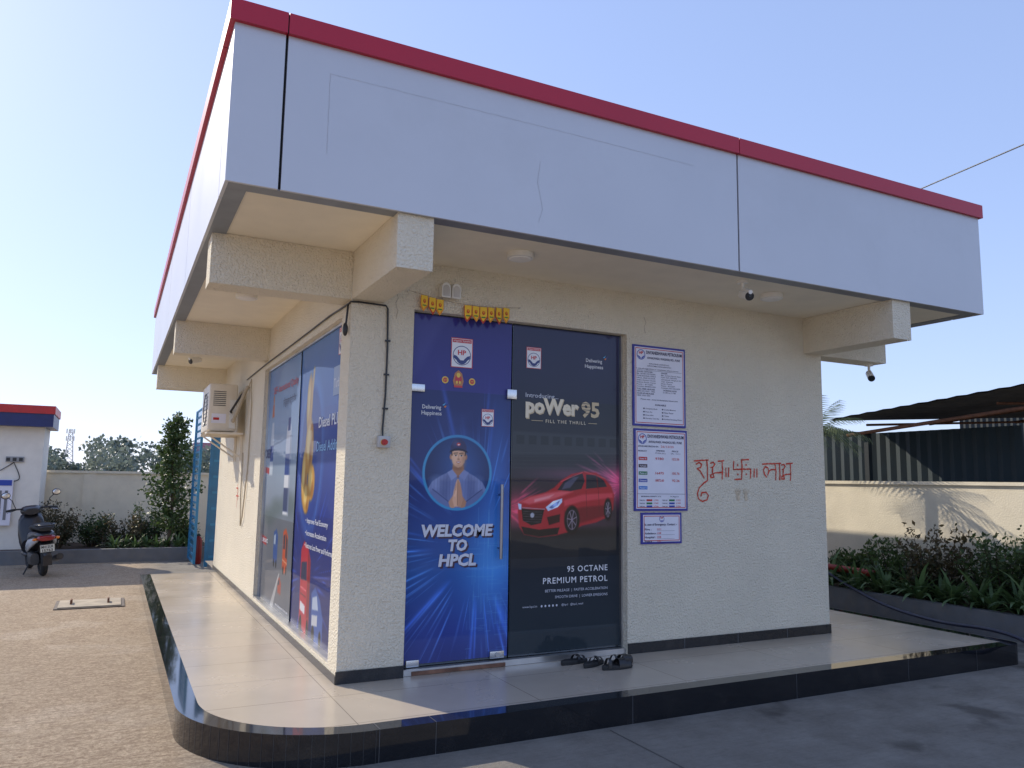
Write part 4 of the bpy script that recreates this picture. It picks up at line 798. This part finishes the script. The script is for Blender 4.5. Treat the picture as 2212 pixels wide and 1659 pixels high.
def lily(seed,n_=34,ln=.42):
    r=np.random.default_rng(seed); P=[];Fc=[];Sh=[]
    for i in range(n_):
        a=r.uniform(0,6.283); el=r.uniform(.7,1.45); l=ln*r.uniform(.6,1.15); w_=.016*r.uniform(.8,1.5); pv=np.array((0.,0.,0.)); d=np.array((math.cos(a)*math.cos(el),math.sin(a)*math.cos(el),math.sin(el))); s_=np.array((-math.sin(a),math.cos(a),0)); b0=len(P); seg=6
        for j in range(seg+1):
            ww=w_*math.sin(math.pi*(.12+.86*j/seg))+.001; P+= [pv-s_*ww,pv+s_*ww]; pv=pv+d*l/seg; d=d+np.array((0,0,-.28)); d/=np.linalg.norm(d)
        Fc+=[(b0+2*j,b0+2*j+1,b0+2*j+3,b0+2*j+2) for j in range(seg)]; Sh+=[float(np.clip(r.normal(.55,.25),0,1))]*(2*(seg+1))
    me=D.meshes.new('strap_leaves'); me.from_pydata([tuple(p) for p in P],[],Fc); me.materials.append(leafL); at_=me.attributes.new('shade','FLOAT','POINT'); at_.data.foreach_set('value',Sh)
    return me
lm=[lily(s) for s in (1,2,3)]
def put_lily(i,x,y,z,s=1):
    o=link(D.objects.new('strap_leaf_plant',lm[i%3])); o.location=(x,y,z); o.rotation_euler[2]=i*1.7; o.scale=(s,s,s); o['label']='strap-leaved green lily clump spilling over the planter kerb'; o['category']='plant'; o['group']='lily clumps along the planters'
for i in range(19): put_lily(i,7.25+.1*(i%2),2.6-i*.22,.03,1.0+.15*((i*7)%3))
for i in range(9): put_lily(i,-1.35+i*.18,10.95+.15*(i%2),.01,.8)
# palm
e=empty('small_palm',(7.55,2.6,.03),'small fan palm rising above the boundary wall','palm')
k=MB(); k.tube([(0,0,0),(.01,0,1.0),(0,0,2.15)],[.06,.05,.04],bark,10); k.obj('trunk',e,False)
P=[];Fc=[];Sh=[]; r=np.random.default_rng(5)
for i in range(26):
    a=i*2.4; el=r.uniform(-.1,1.3); l=r.uniform(.5,.8); d=np.array((math.cos(a)*math.cos(el),math.sin(a)*math.cos(el),math.sin(el))); p=np.array((0,0,2.15)); pts=[]
    for j in range(9): pts.append(p.copy()); p=p+d*l/8; d=d+np.array((0,0,-.12)); d/=np.linalg.norm(d)
    s_=np.array((-math.sin(a),math.cos(a),0))
    for j in range(1,9):
        for sg in (-1,1):
            for h_ in (0,.5):
                q=pts[j]*(1-h_)+pts[j-1]*h_; dd=(pts[j]-pts[j-1]); dd/=np.linalg.norm(dd); ld=.28*math.sin(math.pi*(.15+.8*j/9)); tp=q+(s_*sg*.6+dd*.75)*ld+np.array((0,0,-.16*ld/.3)); b0=len(P)
                P+=[q-dd*.009,q+dd*.009,tp]; Fc.append((b0,b0+1,b0+2)); Sh+=[float(r.uniform(.2,.9))]*3
me=D.meshes.new('fronds'); me.from_pydata([tuple(p) for p in P],[],Fc); me.materials.append(leafP); at_=me.attributes.new('shade','FLOAT','POINT'); at_.data.foreach_set('value',Sh); o=link(D.objects.new('frond_crown',me)); o.parent=e
# =================================================================== shed beyond wall
e=empty('open_shed',(9.5,0,G),'dark corrugated shed with rusty beams behind the boundary wall','shed')
k=MB(); n_=90; vs=[];fs=[]
for i in range(n_+1):
    y=3.55-i*(13.2/n_); zz=2.49+.085*(3.2-y)+.006*(1 if i%2 else -1)
    for j,x in enumerate((8.95,10.5,13,17)): vs.append((x,y,zz+.06*(x-8.95)))
for i in range(n_):
    for j in range(3): fs.append((i*4+j,i*4+j+1,(i+1)*4+j+1,(i+1)*4+j))
k.add(vs,fs,roofsheet); k.add([(x,y,z+.02) for x,y,z in vs],fs,roofsheet); k.obj('roof_sheet',e)
def bm_(name,pts,r_): k=MB(); k.tube(pts,r_,rust,6); k.obj(name,e)
bm_('roof_beam',[(9.2,3.4,2.22),(9.2,-9,2.22+12.4*.085)],.03)
for x in (11,13.5): bm_('roof_beam',[(x,3.2,2.36+(x-9)*.06),(x,-9,2.36+(x-9)*.06+12.2*.085)],.03)
for y in (3.1,1.0,-1.4,-4.0,-7): z_=2.36+.085*(3.2-y); bm_('roof_beam',[(9.3,y,z_+.01),(17,y,z_+.47)],.022)
for x,y in ((9.3,3.1),(9.3,-6.0),(13,1.4),(13,-4)): k=MB(); k.box(x-.04,x+.04,y-.04,y+.04,G,2.24+.085*(3.2-y)+(x-9.3)*.06,darkmetal); k.obj('post',e)
def sheetwall(p0,p1,z0,z1,m,step=.07,amp=.015):
    k=MB(); dx,dy=p1[0]-p0[0],p1[1]-p0[1]; l=math.hypot(dx,dy); n_=int(l/step); nx,ny=-dy/l,dx/l; vs=[]
    for i in range(n_+1):
        t=i/n_; a=amp if i%2 else -amp; x=p0[0]+dx*t+nx*a; y=p0[1]+dy*t+ny*a; vs+=[(x,y,z0),(x,y,z1)]
    k.add(vs,[(2*i,2*i+2,2*i+3,2*i+1) for i in range(n_)],m); k.obj('sheet_wall',e)
teal=mat('teal_sheet',(.012,.026,.032),.7)
sheetwall((9.9,6.5),(17,6.5),G,2.6,darkmetal); sheetwall((16.9,6.5),(16.9,-9.5),G,3.6,darkmetal); sheetwall((9.8,6.5),(9.8,1.0),G,2.28,teal,.09)
for i in range(3): k=MB(); k.rbox(11.2,13.5,-3+i*1.6,-2+i*1.6,G,1.55+.25*(i%2),mat('stored_crates',(.03,.03,.032),.7),.05); k.obj('stored_stack',e)
# =================================================================== pipes / hose
k=MB(); k.tube([(7.35,9,.33),(7.35,4,.30),(7.35,2.4,.30),(7.38,1.55,.28)],.045,mat('red_pipe',(.30,.03,.02),.5),14)
for y in (2.3,4): k.box(7.32,7.38,y,y+.05,.02,.26,kerbm)
k.obj('fire_pipe',label='thick red pipe running low through the planter',cat='pipe')
pts=[(7.3,2.9,.42),(7.2,2.35,.32),(7.0,1.6,.12),(6.78,.9,.0),(6.5,.1,-.02),(6.25,-.6,.035),(6.08,-1.0,.03),(5.98,-1.2,-.04),(5.9,-1.4,-.14),(5.9,-2.0,-.155),(6.1,-3,-.155)]
def cr(pts,n=6):
    P=[Vector(p) for p in pts]; o=[]
    for i in range(len(P)-1):
        a=P[max(i-1,0)];b=P[i];c=P[i+1];d=P[min(i+2,len(P)-1)]
        for j in range(n): t=j/n; o.append(.5*((2*b)+(c-a)*t+(2*a-5*b+4*c-d)*t*t+(-a+3*b-3*c+d)*t**3))
    o.append(P[-1]); return o
k=MB(); k.tube(cr(pts),.018,hose_b,10); k.obj('water_hose',label='dark blue water hose trailing from planter over the plinth',cat='hose')
k=MB(); k.tube([(14.6,-14.8,9.7),(18.97,5.72,10.25),(19.7,9.14,10.35),(24,29.3,10.9)],.018,blackpl,6); k.obj('overhead_cable',label='thin dark overhead cable crossing the sky',cat='cable')
# =================================================================== blue gate and extinguisher
e=empty('blue_gate',(0,9.4,G),'tall blue steel mesh gate standing open beside the kiosk','gate')
k=MB(); x=-.10; y0,y1,z0,z1=9.35,10.55,G+.05,2.62
for y in (y0,y1-.04): k.box(x-.02,x+.02,y,y+.04,z0,z1,bluepaint)
for i in range(22): z=z0+(z1-z0-.03)*i/21; k.box(x-.012,x+.012,y0+.041,y1-.041,z,z+.03,bluepaint)
for i in range(7): y=y0+.04+(y1-y0-.1)*(i+.5)/7; k.box(x-.017,x-.0125,y,y+.02,z0+.03,z1,bluepaint)
k.obj('mesh_leaf',e)
k=MB(); k.box(.06,.12,9.36,9.40,G,2.70,bluelight); k.box(.12,.5,9.37,9.39,G+.05,2.66,bluelight)
for i in range(9): k.box(.13,.5,9.362,9.3695,G+.15+i*.28,G+.19+i*.28,bluepaint)
k.obj('sheet_leaf',e)
e=empty('fire_extinguisher',(.0,9.9,G),'red fire extinguisher with black hose standing behind the gate','fire extinguisher')
k=MB(); k.tube([(.0,9.9,G),(.0,9.9,G+.02),(.0,9.9,G+.42),(.0,9.9,G+.47),(.0,9.9,G+.50)],[.06,.07,.07,.05,.025],redd,18); k.obj('cylinder',e)
k=MB(); k.box(-.015,.015,9.85,9.95,G+.50,G+.54,blackpl); k.tube(cr([(0,9.85,G+.52),(-.08,9.83,G+.45),(-.08,9.83,G+.2)]),.01,blackpl,6); k.obj('valve',e)
# =================================================================== neighbouring kiosk
e=empty('small_kiosk',(-4.3,12.2,G),'small white kiosk with red and blue banded roof','building')
k=MB(); k.box(-6.2,-2.66,11.6,12.9,G,2.30,mat('kiosk_white',(.82,.78,.70),.8,var=.05,bump=.3)); k.obj('wall',e)
k=MB(); k.box(-6.4,-2.52,11.35,12.95,2.26,2.50,mat('navy_band',(.012,.022,.12),.4)); k.obj('blue_band',e)
k=MB(); k.box(-6.42,-2.50,11.33,12.95,2.501,2.65,mat('red_band',(.5,.02,.02),.4)); k.obj('red_band',e)
e=empty('socket_board',(-3.1,11.6,1.55),'grey electrical socket board with hanging wires on kiosk wall','electrical board')
k=MB(); k.rbox(-3.24,-2.95,11.56,11.598,1.60,1.70,mat('board_grey',(.3,.3,.3),.5),.006)
for x in (-3.2,-3.1,-3.0): k.box(x-.03,x+.03,11.555,11.559,1.62,1.68,blackpl)
k.obj('socket_plate',e)
k=MB(); k.tube(cr([(-3.1,11.59,1.6),(-3.3,11.57,1.45),(-3.5,11.57,1.35),(-3.2,11.57,1.25),(-3.0,11.57,1.3),(-3.1,11.57,1.58)]),.008,blackpl,6); k.obj('cable',e)
e=empty('display_board',(-3.4,11.5,.6),'white display board with grey vertical slots and blue header','sign')
k=MB(); k.box(-3.9,-3.08,11.50,11.56,.45,1.28,paper); k.obj('panel',e); k=MB(); k.box(-3.88,-3.1,11.49,11.499,1.17,1.27,blu)
for i in range(8): k.box(-3.86+i*.095,-3.815+i*.095,11.49,11.499,.55,1.08,mat('slot_grey',(.2,.2,.21),.6))
k.obj('print',e)
# =================================================================== scooter
e=empty('parked_scooter',(-2.32,8.85,G),'dark and white scooter parked on its stand seen from behind','scooter',rotz=.22); e.rotation_euler[1]=-.10
whp=mat('scooter_white',(.6,.6,.6),.25,coat=.5); dkp=mat('scooter_dark',(.018,.018,.022),.3,coat=.4); tail=mat('tail_red',(.28,.01,.01),.2,coat=.5)
for y in (0,1.24):
    w_=empty('wheel',(0,y,.23),parent=e); k=MB(); k.torus((0,0,0),.18,.05,rubber,'x'); k.obj('tyre',w_,False); k=MB(); k.tube([(-.03,0,0),(.03,0,0)],.135,mat('rim_grey',(.06,.06,.065),.4,metal=.5),20); k.tube([(-.05,0,0),(.05,0,0)],.04,mat('hub_dark',(.1,.1,.1),.4),12); k.obj('rim',w_,False)
k=MB(); k.loft([(-.40,0,.64,.05,.03),(-.34,0,.65,.12,.05),(-.15,0,.65,.15,.07),(.15,0,.62,.17,.10),(.40,0,.56,.15,.12),(.50,0,.46,.13,.12)],dkp); k.obj('body_panel',e,False)
for sg in (-1,1): k=MB(); k.loft([(-.33,sg*.10,.59,.02,.02),(-.2,sg*.14,.56,.03,.05),(.1,sg*.16,.50,.03,.08),(.35,sg*.15,.44,.03,.08),(.46,sg*.12,.40,.02,.05)],whp); k.obj('side_panel',e,False)
k=MB(); k.loft([(-.36,0,.74,.09,.03),(-.28,0,.76,.13,.045),(0,0,.77,.15,.05),(.2,0,.74,.14,.05),(.46,0,.73,.11,.045),(.52,0,.71,.06,.03)],rubber); k.obj('seat',e,False)
k=MB(); k.rbox(-.17,.17,.48,.92,.27,.33,dkp,.02); k.loft([(.86,0,.40,.17,.12),(.93,0,.60,.20,.26),(1.00,0,.72,.19,.24),(1.08,0,.70,.12,.2)],dkp); k.obj('front_apron',e,False)
k=MB(); k.loft([(.86,0,.96,.10,.05),(.94,0,.98,.16,.08),(1.04,0,.97,.12,.08),(1.09,0,.96,.07,.05)],dkp); k.tube([(-.35,.86,1.0),(-.2,.93,1.01),(.2,.93,1.01),(.35,.86,1.0)],.014,blackpl,8)
for sg in (-1,1): k.tube([(sg*.24,.91,1.01),(sg*.36,.85,1.0)],.02,rubber,10); k.tube([(sg*.22,.95,1.0),(sg*.36,.80,.97)],.006,steel,6)
k.obj('handlebar',e,False)
for sg in (-1,1): k=MB(); k.tube([(sg*.22,.93,1.02),(sg*.27,.93,1.16),(sg*.33,.90,1.22)],.007,blackpl,6); k.ell((sg*.36,.89,1.25),(.068,.015,.055),blackpl); k.ell((sg*.36,.874,1.25),(.058,.006,.046),steel); k.obj('mirror',e,False)
k=MB(); k.loft([(-.425,0,.60,.10,.03),(-.39,0,.61,.13,.045),(-.36,0,.61,.12,.045)],tail); k.obj('tail_light',e,False)
for sg in (-1,1): k=MB(); k.ell((sg*.15,-.37,.60),(.035,.03,.022),orng); k.obj('indicator',e,False)
k=MB(); k.tube([(-.11,-.1,.80),(-.12,-.36,.81),(-.06,-.44,.80),(.06,-.44,.80),(.12,-.36,.81),(.11,-.1,.80)],.012,dkp,8); k.obj('grab_rail',e,False)
k=MB(); k.loft([(-.46,0,.34,.05,.015),(-.42,0,.44,.07,.07),(-.30,0,.50,.08,.05),(-.1,0,.52,.07,.04)],dkp); k.box(-.06,.06,-.44,-.425,.20,.36,dkp); k.obj('rear_mudguard',e,False)
F=Flat(lambda u,v,w:(u,-.462-w,v)); F.rect(-.10,.10,.40,.52,flat(215,215,205),0); F.frame(-.10,.10,.40,.52,.006,flat(20,20,20),.001); F.text("MH12UR",-.08,.08,.465,.038,flat(20,20,20),.002,bold=.02); F.text("15763",-.07,.07,.412,.038,flat(20,20,20),.002,bold=.02); F.obj('number_plate',e,False)
k=MB(); k.tube([(.16,.45,.22),(.17,.2,.22),(.18,-.05,.25),(.19,-.30,.30)],[.02,.03,.055,.05],dkp,14); k.loft([(-.12,-.12,.28,.06,.09),(.1,-.12,.28,.07,.10),(.4,-.10,.30,.05,.08)],mat('engine_grey',(.08,.08,.08),.5,metal=.4)); k.obj('exhaust',e,False)
k=MB(); k.tube([(-.08,.35,.28),(-.22,.32,.02)],.012,blackpl,8); k.tube([(0,1.24,.23),(0,1.1,.55),(0,1.0,.9)],.025,dkp,8); k.loft([(1.0,0,.44,.05,.03),(1.15,0,.47,.07,.03),(1.35,0,.42,.06,.03),(1.45,0,.34,.03,.02)],dkp); k.obj('stand',e,False)
# =================================================================== distance
cs=[]
for i in range(70):
    x=rng.uniform(-16,14); y=rng.uniform(58,80); hgt=rng.uniform(1.6,3.6)*(1.25 if -3<x<1 else 1); r_=rng.uniform(.9,1.9)
    v=rng.normal(size=(170,3)); v/=np.linalg.norm(v,axis=1)[:,None]; cs.append(np.array((x,y,hgt-r_*.3))+v*np.array((r_,r_,r_*.75))*rng.uniform(.5,1,(170,1)))
    cs.append(np.stack([rng.uniform(x-r_,x+r_,60),np.full(60,y)+rng.normal(0,.4,60),rng.uniform(0,hgt,60)],1))
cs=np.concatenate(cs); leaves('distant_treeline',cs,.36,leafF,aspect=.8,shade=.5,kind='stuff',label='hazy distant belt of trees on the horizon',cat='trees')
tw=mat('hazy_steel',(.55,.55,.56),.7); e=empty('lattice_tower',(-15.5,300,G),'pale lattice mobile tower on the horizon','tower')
k=MB()
for a in (-1,1):
    for b_ in (-1,1): k.tube([(-15.5+a*1.6,300+b_*1.6,0),(-15.5+a*.5,300+b_*.5,16.5)],.14,tw,5)
for i in range(11):
    z=1.5*i; s0=1.6-1.1*z/16.5; s1=1.6-1.1*(z+1.5)/16.5; k.tube([(-15.5-s0,298.5,z),(-15.5+s1,298.5,z+1.5)],.09,tw,4); k.tube([(-15.5+s0,298.5,z),(-15.5-s1,298.5,z+1.5)],.09,tw,4)
k.obj('mast',e)
for z in (12.5,15):
    for s_ in (-1,0,1): k=MB(); k.rbox(-15.5+s_*1.1-.2,-15.5+s_*1.1+.2,298.0,298.3,z,z+1.6,white_pl,.05); k.obj('antenna',e)
e=empty('distant_building',(6,78,G),'hazy pale multi storey building with pink band','building')
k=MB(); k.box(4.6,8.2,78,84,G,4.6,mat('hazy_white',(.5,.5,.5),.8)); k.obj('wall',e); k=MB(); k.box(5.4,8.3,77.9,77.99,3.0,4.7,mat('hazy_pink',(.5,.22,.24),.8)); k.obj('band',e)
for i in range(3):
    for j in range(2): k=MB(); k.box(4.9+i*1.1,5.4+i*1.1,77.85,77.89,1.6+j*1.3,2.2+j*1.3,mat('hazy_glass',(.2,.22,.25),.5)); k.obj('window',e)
